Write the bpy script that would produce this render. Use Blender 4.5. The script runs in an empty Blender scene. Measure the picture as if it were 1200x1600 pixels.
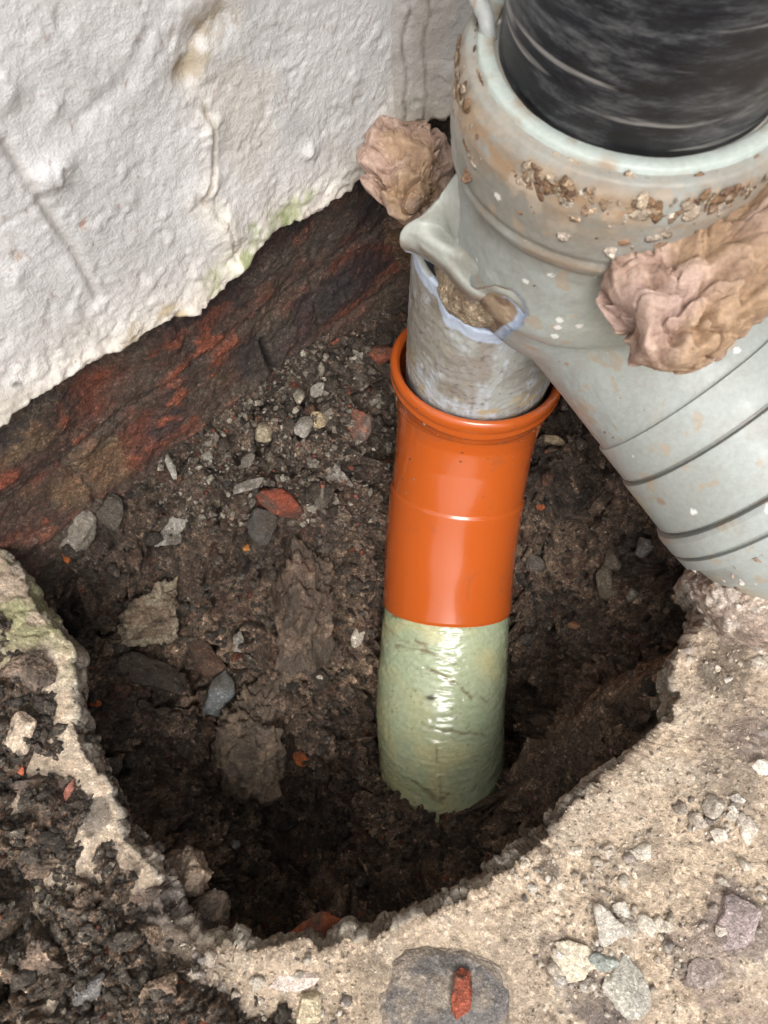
import bpy, bmesh, math
import numpy as np
from mathutils import Vector
R = math.radians
sc = bpy.context.scene
COL = sc.collection

# ---------------------------------------------------------------- camera
PITCH = R(22.6); CAMH = 0.5
cd = bpy.data.cameras.new('camera'); cam = bpy.data.objects.new('camera', cd); COL.objects.link(cam)
cam.location = (0, 0, CAMH); cam.rotation_euler = (PITCH, 0, 0)
cd.sensor_fit = 'VERTICAL'; cd.sensor_height = 36; cd.sensor_width = 27; cd.lens = 27
cd.clip_start = 0.01; cd.clip_end = 200
cd.dof.use_dof = True; cd.dof.focus_distance = 0.56; cd.dof.aperture_fstop = 18
sc.camera = cam
# ---------------------------------------------------------------- light
SUN_EL, SUN_AZ = 55, 174      # azimuth clockwise from +y
w = bpy.data.worlds.new('World'); sc.world = w; w.use_nodes = True
nt = w.node_tree; bg = nt.nodes['Background']
sky = nt.nodes.new('ShaderNodeTexSky'); sky.sky_type = 'NISHITA'; sky.sun_disc = False
sky.sun_elevation = R(SUN_EL); sky.sun_rotation = R(SUN_AZ); sky.air_density = 1.0; sky.dust_density = 6.0; sky.ozone_density = 0.6
hs = nt.nodes.new('ShaderNodeHueSaturation'); hs.inputs['Saturation'].default_value = 0.35   # overcast: nearly white sky
nt.links.new(sky.outputs[0], hs.inputs['Color']); nt.links.new(hs.outputs[0], bg.inputs[0])
bg.inputs[1].default_value = 0.15
sd = bpy.data.lights.new('sun', 'SUN'); sun = bpy.data.objects.new('sun', sd); COL.objects.link(sun)
sd.energy = 1.45; sd.angle = R(27); sd.color = (1, 0.97, 0.93)
a, e = R(SUN_AZ), R(SUN_EL)
sdir = Vector((math.sin(a)*math.cos(e), math.cos(a)*math.cos(e), math.sin(e)))
sun.rotation_euler = sdir.to_track_quat('Z', 'Y').to_euler()
sc.view_settings.view_transform = 'Standard'; sc.view_settings.look = 'None'
sc.view_settings.exposure = 0.32; sc.view_settings.gamma = 1

# ---------------------------------------------------------------- projection (photo pixels -> world)
TH = PITCH; CT, ST = math.cos(TH), math.sin(TH)
X_ = np.array([1., 0, 0]); U_ = np.array([0, CT, ST]); F_ = np.array([0, ST, -CT]); C0 = np.array([0, 0, CAMH])
def ray(u, v): return (u-600)/1200*X_ + (800-v)/1200*U_ + F_
def P(u, v, d): return C0 + d*ray(u, v)
def G(u, v, z=0.0):
    r = ray(u, v); return C0 + r*(z-CAMH)/r[2]
def proj(p):
    q = p-C0; d = q@F_; return np.stack([600+1200*(q@X_)/d, 800-1200*(q@U_)/d, d], -1)

# ---------------------------------------------------------------- noise
def _h(ix, iy, iz, seed):
    n = (ix.astype(np.int64)*374761393 + iy.astype(np.int64)*668265263 + iz.astype(np.int64)*2147483647 + seed*974634777) & 0xffffffff
    n = ((n ^ (n >> 13))*1274126177) & 0xffffffff
    n = ((n ^ (n >> 15))*2246822519) & 0xffffffff
    n = (n ^ (n >> 13)) & 0xffffffff
    return n.astype(np.float64)/4294967295.0
def vnoise(p, seed=0):
    i = np.floor(p).astype(np.int64); f = p-i; f = f*f*f*(f*(f*6-15)+10)
    r = 0
    for dx in (0, 1):
        wx = f[:, 0] if dx else 1-f[:, 0]
        for dy in (0, 1):
            wy = f[:, 1] if dy else 1-f[:, 1]
            for dz in (0, 1):
                wz = f[:, 2] if dz else 1-f[:, 2]
                r = r + wx*wy*wz*_h(i[:, 0]+dx, i[:, 1]+dy, i[:, 2]+dz, seed)
    return r*2-1
def fbm(p, freq, octv=5, seed=0, gain=.5, ridge=False):
    s = 0; a = 1; t = 0; q = p*freq
    for o in range(octv):
        n = vnoise(q+o*17.3, seed+o)
        if ridge: n = 1-2*np.abs(n)
        s = s+a*n; t += a; a *= gain; q = q*2.03
    return s/t
def worley(p, freq, seed=0):
    q = p*freq; i = np.floor(q).astype(np.int64)
    f1 = np.full(len(p), 9.); f2 = f1.copy(); cid = np.zeros(len(p))
    for dx in (-1, 0, 1):
        for dy in (-1, 0, 1):
            for dz in (-1, 0, 1):
                a, b, c = i[:, 0]+dx, i[:, 1]+dy, i[:, 2]+dz
                h = _h(a, b, c, seed)
                d = (a+h-q[:, 0])**2 + (b+_h(a, b, c, seed+1)-q[:, 1])**2 + (c+_h(a, b, c, seed+2)-q[:, 2])**2
                m = d < f1
                f2 = np.where(m, f1, np.minimum(f2, d)); cid = np.where(m, h, cid); f1 = np.where(m, d, f1)
    return np.sqrt(f1), np.sqrt(f2), cid
def smooth(x, a, b):
    t = np.clip((x-a)/(b-a), 0, 1); return t*t*(3-2*t)
def mix(a, b, t):
    t = np.asarray(t)[..., None]; return a*(1-t)+np.asarray(b)*t
def warp(p, amt, freq, seed):
    return p + amt*np.stack([fbm(p, freq, 3, seed), fbm(p, freq, 3, seed+31), fbm(p, freq, 3, seed+67)], -1)
def segdist(q, pts):
    """distance of 2D points q to a polyline"""
    d = np.full(len(q), 1e9)
    for a, b in zip(pts[:-1], pts[1:]):
        a = np.array(a, float); b = np.array(b, float); ab = b-a
        t = np.clip(((q-a)@ab)/(ab@ab), 0, 1)
        d = np.minimum(d, np.linalg.norm(q-a-t[:, None]*ab, axis=1))
    return d

# ---------------------------------------------------------------- mesh + tagging
def link(o, parent=None):
    COL.objects.link(o)
    if parent is not None: o.parent = parent
    return o
def tag(o, label=None, cat=None, group=None, kind=None):
    if label: o['label'] = label
    if cat: o['category'] = cat
    if group: o['group'] = group
    if kind: o['kind'] = kind
    return o
def thing(name, loc=(0, 0, 0)):
    o = bpy.data.objects.new(name, None); o.empty_display_size = .01; COL.objects.link(o); o.location = loc
    return o
def mesh_obj(name, V, Fc, mat, parent=None, col=None, smooth_=True, origin=None):
    V = np.asarray(V, float)
    off = np.zeros(3)
    if parent is not None: off = np.array(parent.location)
    elif origin is not None: off = np.array(origin)
    me = bpy.data.meshes.new(name)
    Fc = np.asarray(Fc, np.int32); k = Fc.shape[1]
    me.vertices.add(len(V)); me.vertices.foreach_set('co', (V-off).astype(np.float32).ravel())
    me.loops.add(Fc.size); me.loops.foreach_set('vertex_index', Fc.ravel())
    me.polygons.add(len(Fc)); me.polygons.foreach_set('loop_start', np.arange(0, Fc.size, k, dtype=np.int32))
    me.update(calc_edges=True)
    me.polygons.foreach_set('use_smooth', np.full(len(Fc), smooth_, bool))
    if col is not None:
        at = me.color_attributes.new('Col', 'FLOAT_COLOR', 'POINT')
        c = np.ones((len(V), 4), np.float32); c[:, :3] = np.clip(col, 0, 1); at.data.foreach_set('color', c.ravel())
    me.materials.append(mat); me.validate()
    o = bpy.data.objects.new(name, me); link(o, parent)
    if parent is None: o.location = off
    return o
def grid_faces(n, m, wrap=False):
    i = np.arange(n-1)[:, None]; j = np.arange(m if wrap else m-1)[None]
    a = i*m+j; b = i*m+(j+1) % m
    return np.stack([a, b, b+m, a+m], -1).reshape(-1, 4)
def normals(V, n, m):
    g = V.reshape(n, m, 3); a = np.gradient(g, axis=0); b = np.gradient(g, axis=1)
    c = np.cross(a, b); c /= np.linalg.norm(c, axis=-1, keepdims=True)+1e-12
    return c.reshape(-1, 3)

# ---------------------------------------------------------------- materials
def mat_new(name):
    m = bpy.data.materials.new(name); m.use_nodes = True
    return m, m.node_tree, m.node_tree.nodes['Principled BSDF']
def node(nt, t, **kw):
    n = nt.nodes.new(t)
    for k, v in kw.items():
        if k in n.inputs.keys(): n.inputs[k].default_value = v
        else: setattr(n, k, v)
    return n
def ramp(nt, src, stops):
    r = nt.nodes.new('ShaderNodeValToRGB'); el = r.color_ramp.elements
    while len(el) > 1: el.remove(el[0])
    el[0].position = stops[0][0]; el[0].color = (*stops[0][1], 1)
    for p, c in stops[1:]:
        x = el.new(p); x.color = (*c, 1)
    nt.links.new(src, r.inputs[0]); return r
def noise_n(nt, scale, detail=6, rough=.6, vec=None, dist=0):
    n = node(nt, 'ShaderNodeTexNoise', Scale=scale, Detail=detail, Roughness=rough, Distortion=dist)
    nt.links.new(vec if vec is not None else coords(nt), n.inputs['Vector']); return n
def coords(nt):
    for n in nt.nodes:
        if n.type == 'TEX_COORD': return n.outputs['Object']
    return nt.nodes.new('ShaderNodeTexCoord').outputs['Object']
def mixc(nt, fac, a, b, mode='MIX'):
    m = nt.nodes.new('ShaderNodeMix'); m.data_type = 'RGBA'; m.blend_type = mode
    for s, v in ((0, fac), (6, a), (7, b)):
        if hasattr(v, 'is_output') or isinstance(v, bpy.types.NodeSocket): nt.links.new(v, m.inputs[s])
        else: m.inputs[s].default_value = v if s == 0 else (*v, 1)
    return m.outputs[2]
def bump(nt, b, srcs):
    prev = None
    for s, strength, dist in srcs:
        n = node(nt, 'ShaderNodeBump', Strength=strength, Distance=dist); nt.links.new(s, n.inputs['Height'])
        if prev: nt.links.new(prev, n.inputs['Normal'])
        prev = n.outputs[0]
    nt.links.new(prev, b.inputs['Normal'])
def col_mat(name, rough, fine, bumps, spec=.4, var=.35, rvar=.15, grain=0, gv=.3):
    """material driven by the mesh's own colour attribute plus procedural fine grain"""
    m, nt, b = mat_new(name)
    at = nt.nodes.new('ShaderNodeAttribute'); at.attribute_name = 'Col'
    n = noise_n(nt, fine, 4, .7)
    r = ramp(nt, n.outputs[0], [(.25, (1-var,)*3), (.5, (1,)*3), (.75, (1+var,)*3)])
    c = mixc(nt, 1., at.outputs[0], r.outputs[0], 'MULTIPLY')
    if grain:
        for g_, k_ in ((grain, gv), (grain*2.3, gv*.8)):
            vo = node(nt, 'ShaderNodeTexVoronoi', Scale=g_); nt.links.new(coords(nt), vo.inputs['Vector'])
            sp = nt.nodes.new('ShaderNodeSeparateColor'); nt.links.new(vo.outputs['Color'], sp.inputs[0])
            c = mixc(nt, 1., c, ramp(nt, sp.outputs[0], [(0, (1-k_,)*3), (.75, (1,)*3), (.93, (1+k_*.6,)*3), (1, (1+k_*2.2,)*3)]).outputs[0], 'MULTIPLY')
    nt.links.new(c, b.inputs['Base Color'])
    n2 = noise_n(nt, fine*.3, 4)
    rr = node(nt, 'ShaderNodeMapRange'); rr.inputs['From Min'].default_value = .3; rr.inputs['From Max'].default_value = .7
    rr.inputs['To Min'].default_value = rough-rvar; rr.inputs['To Max'].default_value = min(1, rough+rvar)
    nt.links.new(n2.outputs[0], rr.inputs[0]); nt.links.new(rr.outputs[0], b.inputs['Roughness'])
    b.inputs['Specular IOR Level'].default_value = spec
    L = []
    for sc_, st, di in bumps: L.append((noise_n(nt, sc_, 5, .65).outputs[0], st, di))
    bump(nt, b, L); return m
M_SOIL = col_mat('damp_soil', .68, 900, [(1400, .8, .002), (350, .9, .004)], .5, .5, .28, 420, .45)
M_CONC = col_mat('rough_concrete', .88, 1100, [(1300, .8, .0012), (300, .8, .003)], .25, .3, .1, 420, .22)
M_PLAST = col_mat('painted_plaster', .55, 500, [(800, .6, .0008), (240, .6, .0018)], .45, .09)
M_BRICK = col_mat('old_brick', .7, 700, [(1000, .8, .0014), (250, .9, .003)], .4, .45, .2, 500, .35)
M_STONE = col_mat('stone', .8, 800, [(900, .8, .0012), (250, .8, .0025)], .3, .35, .1, 600, .25)
M_FOAM = col_mat('dried_foam', .7, 400, [(600, .5, .0010), (160, .5, .002)], .3, .3)
M_PVC = col_mat('grey_plastic', .46, 350, [(500, .25, .0005), (60, .15, .002)], .4, .12, .15)

# ================================================================ PIT SOIL
PW = [  # (u, v, z) control points of the dug surface
 (0,800,-.025),(80,825,-.036),(150,785,-.030),(300,670,-.031),(400,590,-.028),(530,520,-.045),(620,470,-.07),
 (60,900,-.07),(130,960,-.11),(200,880,-.085),(250,1000,-.135),(150,1100,-.11),(200,1230,-.13),(300,1150,-.16),(270,1080,-.15),
 (340,1250,-.235),(300,1350,-.16),(350,1420,-.21),(230,1330,-.11),(420,1330,-.26),(450,1430,-.24),(520,1320,-.262),
 (250,760,-.05),(350,780,-.062),(480,700,-.055),(480,790,-.075),(560,650,-.055),(590,600,-.06),(300,900,-.11),(450,900,-.115),(560,800,-.10),(580,900,-.14),
 (480,980,-.135),(560,1000,-.165),(400,1050,-.15),(560,1120,-.23),(500,1180,-.215),(470,1100,-.16),(560,1230,-.225),(600,1245,-.200),(650,1285,-.186),(630,1262,-.192),
 (700,1290,-.186),(760,1268,-.184),(785,1240,-.184),(805,1205,-.178),(730,1330,-.175),(660,1350,-.19),(860,1160,-.165),(930,1090,-.125),(1010,1050,-.09),(880,1240,-.14),(1000,1140,-.075),
 (960,1160,-.09),(800,1290,-.14),(700,1375,-.16),(620,1400,-.18),(560,1440,-.17),(480,1450,-.13),
 (800,1180,-.285),(810,1100,-.265),(800,1000,-.215),(830,900,-.16),(850,750,-.075),(870,690,-.05),(900,800,-.11),(960,800,-.08),(950,900,-.14),
 (1030,870,-.06),(1080,930,-.06),(1050,960,-.11),(960,980,-.15),(1040,1020,-.12),(860,1090,-.235),(900,720,-.055),
 (660,600,-.09),(700,900,-.24),(700,1050,-.29),(700,1180,-.30),(650,750,-.16),(1150,300,-.02),(1200,500,-.03),(1200,800,-.03),(900,400,-.03),(600,300,-.02),
]
PP = np.array([G(*t) for t in PW])
extra = np.array([(-.55,-.3,-.1),(0,-.4,-.12),(.55,-.3,-.1),(.55,.3,-.05),(.55,.6,-.04),(-.3,.6,-.04),(-.5,.2,-.05),(.3,-.1,-.07),(.2,-.12,-.1),(-.25,-.05,-.09),(-.1,-.15,-.16),(.05,-.14,-.15),(-.3,.1,-.08)])
PP = np.vstack([PP, extra])
def rbf(points, vals, lam=2e-4):
    d = np.linalg.norm(points[:, None]-points[None], axis=-1)
    K = np.sqrt(d*d+.012**2)
    n = len(points); A = np.zeros((n+3, n+3)); A[:n, :n] = -K+lam*10*np.eye(n); A[:n, n] = 1; A[:n, n+1:] = points; A[n, :n] = 1; A[n+1:, :n] = points.T
    s = np.linalg.solve(A, np.r_[vals, 0, 0, 0])
    def f(q):
        out = np.empty(len(q))
        for i in range(0, len(q), 50000):
            qq = q[i:i+50000]; dd = np.linalg.norm(qq[:, None]-points[None], axis=-1)
            out[i:i+50000] = -np.sqrt(dd*dd+.012**2)@s[:n]+s[n]+qq@s[n+1:]
        return out
    return f
pit_f = rbf(PP[:, :2], PP[:, 2])

def soil_disp(p, big=1.0):
    """clod relief, returns (displacement, colour)"""
    q = warp(p, .012, 30, 5)
    f1, f2, c1 = worley(q, 27, 11); e1 = f2-f1
    q2 = warp(p, .006, 70, 9)
    g1, g2, c2 = worley(q2, 68, 21); e2 = g2-g1
    q3 = warp(p, .003, 150, 15)
    h1, h2, c3 = worley(q3, 190, 33); e3 = h2-h1
    k1 = smooth(e1, 0, .28); k2 = smooth(e2, 0, .3)
    sel = smooth(fbm(p, 14, 3, 3), -.35, .3)
    crag = np.abs(fbm(q, 17, 4, 45, .6))
    d = big*.022*(k1*(.25+.75*c1)-.5)*sel + .0095*(k2*(.1+.9*c2)-.5)*smooth(fbm(p, 20, 3, 4), -.5, .2) + .0034*(smooth(e3, 0, .35)*c3-.4)
    d = d+.010*fbm(p, 12, 4, 41)-.022*smooth(-crag, -.07, 0)+.0048*fbm(p, 60, 5, 43, .62)+.0022*fbm(p, 300, 3, 47, .7)
    n = fbm(p, 22, 4, 51); n2 = fbm(p, 120, 4, 53)
    base = mix(np.array([.085, .066, .050])[None], (.048, .037, .030), smooth(n, -.35, .35))
    base = mix(base, (.125, .098, .075), smooth(n2, .02, .45)*.7)
    base = base*np.array([1.12, 1., .90])*(2.25*(.6+.75*c2)*(.8+.4*smooth(e2, 0, .25)))[:, None]
    base = base*(1+.5*fbm(p, 420, 3, 54, .7))[:, None]
    base = mix(base, (.12, .055, .032), (smooth(fbm(p, 35, 4, 61), .18, .5)*.5))       # reddish brick dust
    base = mix(base, (.22, .19, .15), (c3 > .86)*.6*smooth(h1, .5, .25))
    base = mix(base, (.34, .09, .035), (c3 < .012)*.8*smooth(h1, .5, .25))
    return d, base, (k1, k2)
nx, ny = 700, 580
gx = np.linspace(-.42, .40, nx); gy = np.linspace(-.17, .50, ny)
Y, X = np.meshgrid(gy, gx, indexing='ij')
XY = np.stack([X.ravel(), Y.ravel()], -1)
Z = pit_f(XY)
V = np.column_stack([XY, Z]); N = normals(V, ny, nx); N[N[:, 2] < 0] *= -1
d, colr, _ = soil_disp(V)
uv = proj(V)
# drier, gritty grey soil near the wall; shade under the grey branch painted in as black
dry = smooth(V[:, 2], -.14, -.05)*smooth(V[:, 0], .12, .02)
colr = mix(colr, colr*1.25+np.array([.035, .03, .024]), dry*.8*smooth(fbm(V, 30, 3, 71), -.5, .3))
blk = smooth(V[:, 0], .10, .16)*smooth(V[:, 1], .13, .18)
deep_lift = smooth(-V[:, 2]+.03*fbm(V, 15, 3, 77), .09, .16); colr = mix(colr, colr*1.7+np.array([.035, .024, .015]), deep_lift)  # low soil browner, and lightened in colour to counter the pit's deep shade
rdg = smooth(-np.abs((V[:, 1]-(.045+.55*(V[:, 0]-.10))))/.05, -1, -.3)*smooth(V[:, 0], .03, .08)*(V[:, 0] < .2)
colr = mix(colr, colr*1.3+np.array([.085, .064, .045]), rdg*smooth(fbm(V, 30, 4, 76), -.35, .2))  # ridge brightened in its colour, as though light reached it
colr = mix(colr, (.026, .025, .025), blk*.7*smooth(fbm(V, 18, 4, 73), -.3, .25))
redz = np.exp(-((uv[:, 0]-330)**2+(uv[:, 1]-1000)**2)/160**2)
colr = mix(colr, (.13, .055, .03), redz*.45*smooth(fbm(V, 40, 3, 75), -.1, .4))
V = V+N*d[:, None]
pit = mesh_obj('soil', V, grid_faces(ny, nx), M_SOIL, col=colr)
tag(pit, kind='structure')
PITV = V; PITUV = proj(V); PITN = N
def on_pit(u, v, rad=5):
    m = (abs(PITUV[:, 0]-u) < rad) & (abs(PITUV[:, 1]-v) < rad)
    i = np.where(m)[0]
    if len(i) == 0: return G(u, v, -.1), np.array([0, 0, 1.])
    j = i[np.argmin(PITUV[i, 2])]; return PITV[j], PITN[j]

# ================================================================ CONCRETE SLAB
CEN = G(600, 1050, 0)[:2]
edge_px = [(-60,835),(0,866),(38,915),(70,960),(106,1002),(112,1060),(117,1130),(150,1195),(172,1240),(180,1275),(212,1320),(248,1385),(262,1440),(300,1466),(340,1471),(440,1478),(520,1474),(580,1466),
           (640,1436),(700,1408),(770,1368),(830,1326),(880,1282),(902,1255),(950,1208),(1000,1166),(1050,1120),(1066,1080),(1056,1045),(1058,1015),(1085,975),(1097,940),(1080,905),(1095,850),(1150,780),(1220,700),(1300,600)]
EP = np.array([G(u, v, 0)[:2] for u, v in edge_px])
ang = np.unwrap(np.arctan2(EP[:, 1]-CEN[1], EP[:, 0]-CEN[0])); rad = np.linalg.norm(EP-CEN, axis=1)
if ang[-1] < ang[0]: ang, rad = ang[::-1], rad[::-1]
na = 1100
TA = np.linspace(ang[0]-.03, ang[-1]+.25, na)
rE = np.interp(TA, ang, rad)
cp = np.column_stack([np.cos(TA), np.sin(TA), np.zeros(na)]); wj1, wj2, wjc = worley(cp+1, 5.5, 87); wk1, wk2, wkc = worley(cp+2, 19, 88)
rE = rE+.010*(wj1-.45)*(wjc-.2)+.0045*(wk1-.45)
rE = rE+.0045*fbm(cp+3, 7, 5, 81, .6)*1.0+.0022*fbm(cp+3, 40, 4, 83, .6)
mid = .5*(ang[0]+ang[-1])
# rows: underside -> broken face -> lip -> top, out to far away
rows = []
front = smooth(np.sin(TA)*-1, .25, .8)                      # towards the camera the broken face slopes inwards
for k, (dr, z) in enumerate([(.05, -.060), (.03, -.058), (.014, -.055)]): rows.append((dr+0*TA, z+0*TA))
for t in np.linspace(0, 1, 26)[:-1]:
    z = -.052*(1-t)**1.15-.0015
    dr = .008*(1-t)-(front*.009+.002)*np.sin(math.pi*min(1, (1-t)*1.25))*.9
    rows.append((dr, z+0*TA))
rr_ = list(np.linspace(0, .24, 180))+list(np.geomspace(.245, 3.5, 40))
for r in rr_: rows.append((r+.0005+0*TA, -.002*np.exp(-r/.002)+0*TA))
nr = len(rows)
DR = np.array([r[0] for r in rows]); ZZ = np.array([r[1] for r in rows])
RR = rE[None]+DR
V = np.stack([CEN[0]+RR*np.cos(TA)[None], CEN[1]+RR*np.sin(TA)[None], ZZ], -1).reshape(-1, 3)
N = normals(V, nr, na)
top = (np.arange(nr) >= 28)
N2 = N.reshape(nr, na, 3)
if N2[60, 500, 2] < 0: N = -N
isface = np.repeat(~top, na); topm = ~isface
near = np.repeat(smooth(DR[:, 0]*-1, -.5, -.3), na) if False else np.ones(len(V))
f1, f2, c1 = worley(warp(V, .003, 90, 3), 95, 5)
g1, g2, c2 = worley(warp(V, .001, 200, 4), 260, 6)
lo = fbm(V, 9, 4, 90); md = fbm(V, 38, 5, 91, .55)
patch = smooth(fbm(V, 16, 4, 92, .55), .10, .42)            # coarse exposed aggregate / loose crust
d = .004*lo+.0022*md+.0009*fbm(V, 220, 4, 93, .6)+patch*(.0032*smooth(f2-f1, 0, .35)*c1+.001*smooth(g2-g1, 0, .4)*c2)
d = d-.0012*(smooth(fbm(V, 130, 3, 94), .3, .55))
d = np.where(isface, .005*fbm(V*np.array([1, 1, 1.6]), 24, 5, 95, .5)+.007*(c1-.5)*smooth(f2-f1, .0, .10)+.0012*fbm(V, 180, 3, 89), d)
def blob(p, u, v, rx, z=0, amp=.35, freq=60, seed=0):
    c = G(u, v, z); q = np.linalg.norm((p-c)[:, :2], axis=1)/rx
    return smooth(-(q+amp*fbm(p, freq, 4, seed)), -1.1, -.85)
base = mix(np.array([.64, .51, .38])[None], (.52, .42, .32), smooth(md, -.2, .3))
base = mix(base, (.72, .61, .48), smooth(fbm(V, 60, 4, 96), .1, .5)*.6)
base = mix(base, (.30, .235, .185), patch*.45)
base = mix(base, np.array([.22, .17, .15])[None], (smooth(fbm(V, 8, 4, 97)+.25*smooth(V[:, 0], .15, .3), .12, .4)*.55))
base = mix(base, (.64, .57, .48), (c2 > .84)*smooth(g1, .55, .3)*.4*topm); base = base*(1+.35*fbm(V, 300, 3, 104, .7))[:, None]
base = mix(base, (.20, .17, .15), (c2 < .05)*smooth(g1, .5, .3)*.4)
base = mix(base, (.62, .57, .49), (c1 > .8)*smooth(f1, .5, .4)*patch*.8)
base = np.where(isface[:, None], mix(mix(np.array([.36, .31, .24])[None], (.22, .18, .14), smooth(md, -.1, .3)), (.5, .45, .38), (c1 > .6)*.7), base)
# greenish algae on the left lip
alg = np.exp(-((V-G(60, 940, 0))**2).sum(1)/.05**2)
base = mix(base, (.33, .34, .17), alg*.8*smooth(fbm(V, 60, 4, 98), -.25, .2))
for (u, v, r_, c_, am) in [(855,1358,.006,(.09,.07,.06),1.),(852,1330,.005,(.12,.09,.07),.8),(1135,1045,.018,(.10,.08,.06),.85),(1190,1150,.02,(.20,.16,.15),.7),
                        (1150,1440,.022,(.21,.17,.165),.8),(1100,1500,.02,(.24,.19,.18),.7),(940,1570,.018,(.13,.11,.11),.9),(1010,1330,.016,(.23,.19,.15),.6),(880,1500,.016,(.2,.16,.14),.8),
                        (1130,1230,.02,(.24,.2,.16),.6),(560,1560,.02,(.3,.24,.17),.5),(280,1500,.02,(.16,.13,.10),.8),(150,1270,.012,(.12,.11,.105),.9),(240,1420,.014,(.14,.12,.11),.9)]:
    b_ = blob(V, u, v, r_, amp=.5, freq=90, seed=int(u)); base = mix(base, c_, b_*am*(.75+.25*md)); d = d+b_*.0012*fbm(V, 150, 3, int(v))
for (u, v, r_, h_) in [(1140,1440,.035,.006),(1160,1550,.03,.005),(960,1500,.03,.005),(440,1500,.02,.006),(1180,1260,.03,.005)]:
    d = d+h_*np.exp(-((V[:, :2]-G(u, v, 0)[:2])**2).sum(1)/r_**2)*(1+.5*md)*topm
# mortar heaped round the foot of the grey branch
mc = G(1215, 915, 0.01)
hm = np.exp(-(((V[:, 0]-mc[0])/.06)**2+((V[:, 1]-mc[1])/.045)**2))
V = V+N*d[:, None]; V[:, 2] += topm*hm*.03*(1+.6*md+.4*fbm(V, 90, 3, 105))
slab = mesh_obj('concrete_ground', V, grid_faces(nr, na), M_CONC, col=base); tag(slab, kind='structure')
SLV = V[(nr-220)*na:]; SLUV = proj(SLV)
def on_slab(u, v):
    d2 = (SLUV[:, 0]-u)**2+(SLUV[:, 1]-v)**2; return SLV[np.argmin(d2)]

# ================================================================ SPOIL (lumpy soil lying on the slab, lower left)
hx, hy = 330, 360
gx = np.linspace(-.34, .02, hx); gy = np.linspace(-.16, .24, hy)
Y, X = np.meshgrid(gy, gx, indexing='ij'); V = np.column_stack([X.ravel(), Y.ravel(), np.zeros(X.size)])
sp_in = [(-80,900),(30,985),(60,1060),(95,1160),(140,1240),(160,1300),(215,1390),(240,1470),(330,1530),(420,1560),(520,1620),(560,1750)]
SP = np.array([G(u, v, .004)[:2] for u, v in sp_in])
dist = segdist(V[:, :2], SP)
# sign: inside (heap side) = left/below of the polyline
poly = np.vstack([SP, G(-900, 1900)[:2][None], G(-900, 700)[:2][None]])
def inpoly(q, poly):
    ins = np.zeros(len(q), bool); j = len(poly)-1
    for i in range(len(poly)):
        a, b = poly[i], poly[j]
        c = ((a[1] > q[:, 1]) != (b[1] > q[:, 1])) & (q[:, 0] < (b[0]-a[0])*(q[:, 1]-a[1])/(b[1]-a[1]+1e-12)+a[0])
        ins ^= c; j = i
    return ins
sg = np.where(inpoly(V[:, :2], poly), 1, -1)*dist + .009*fbm(V, 45, 4, 110, .6)
hgt = np.where(sg > 0, .014*(1-np.exp(-np.maximum(sg, 0)/.018)), sg*1.2)-.002
d, colr, (k1, k2) = soil_disp(V*1.0+np.array([5, 2, 1.]), .9)
V[:, 2] = hgt+d*1.15*smooth(sg, -.02, .02)+smooth(sg, 0, .03)*.006
V = V+.004*np.stack([fbm(V, 60, 3, 112), fbm(V, 60, 3, 113), 0*V[:, 0]], -1)
colr = colr*1.7+np.array([.075, .062, .048]); colr = mix(colr, (.24, .195, .15), smooth(fbm(V, 50, 4, 115), .12, .5)*.6)
V[:, 2] = np.where(sg < -.012, -.02, V[:, 2])
fc = grid_faces(hy, hx); keep = (sg[fc] > -.014).any(1); fc = fc[keep]
us = np.unique(fc); mp = np.full(len(V), -1); mp[us] = np.arange(len(us))
heap = mesh_obj('soil_heap', V[us], mp[fc], M_SOIL, col=colr[us])
tag(heap, 'lumpy dark excavated soil spread over the concrete left of the hole', 'soil', kind='stuff')
HV = V[us]; HUV = proj(HV)

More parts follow.
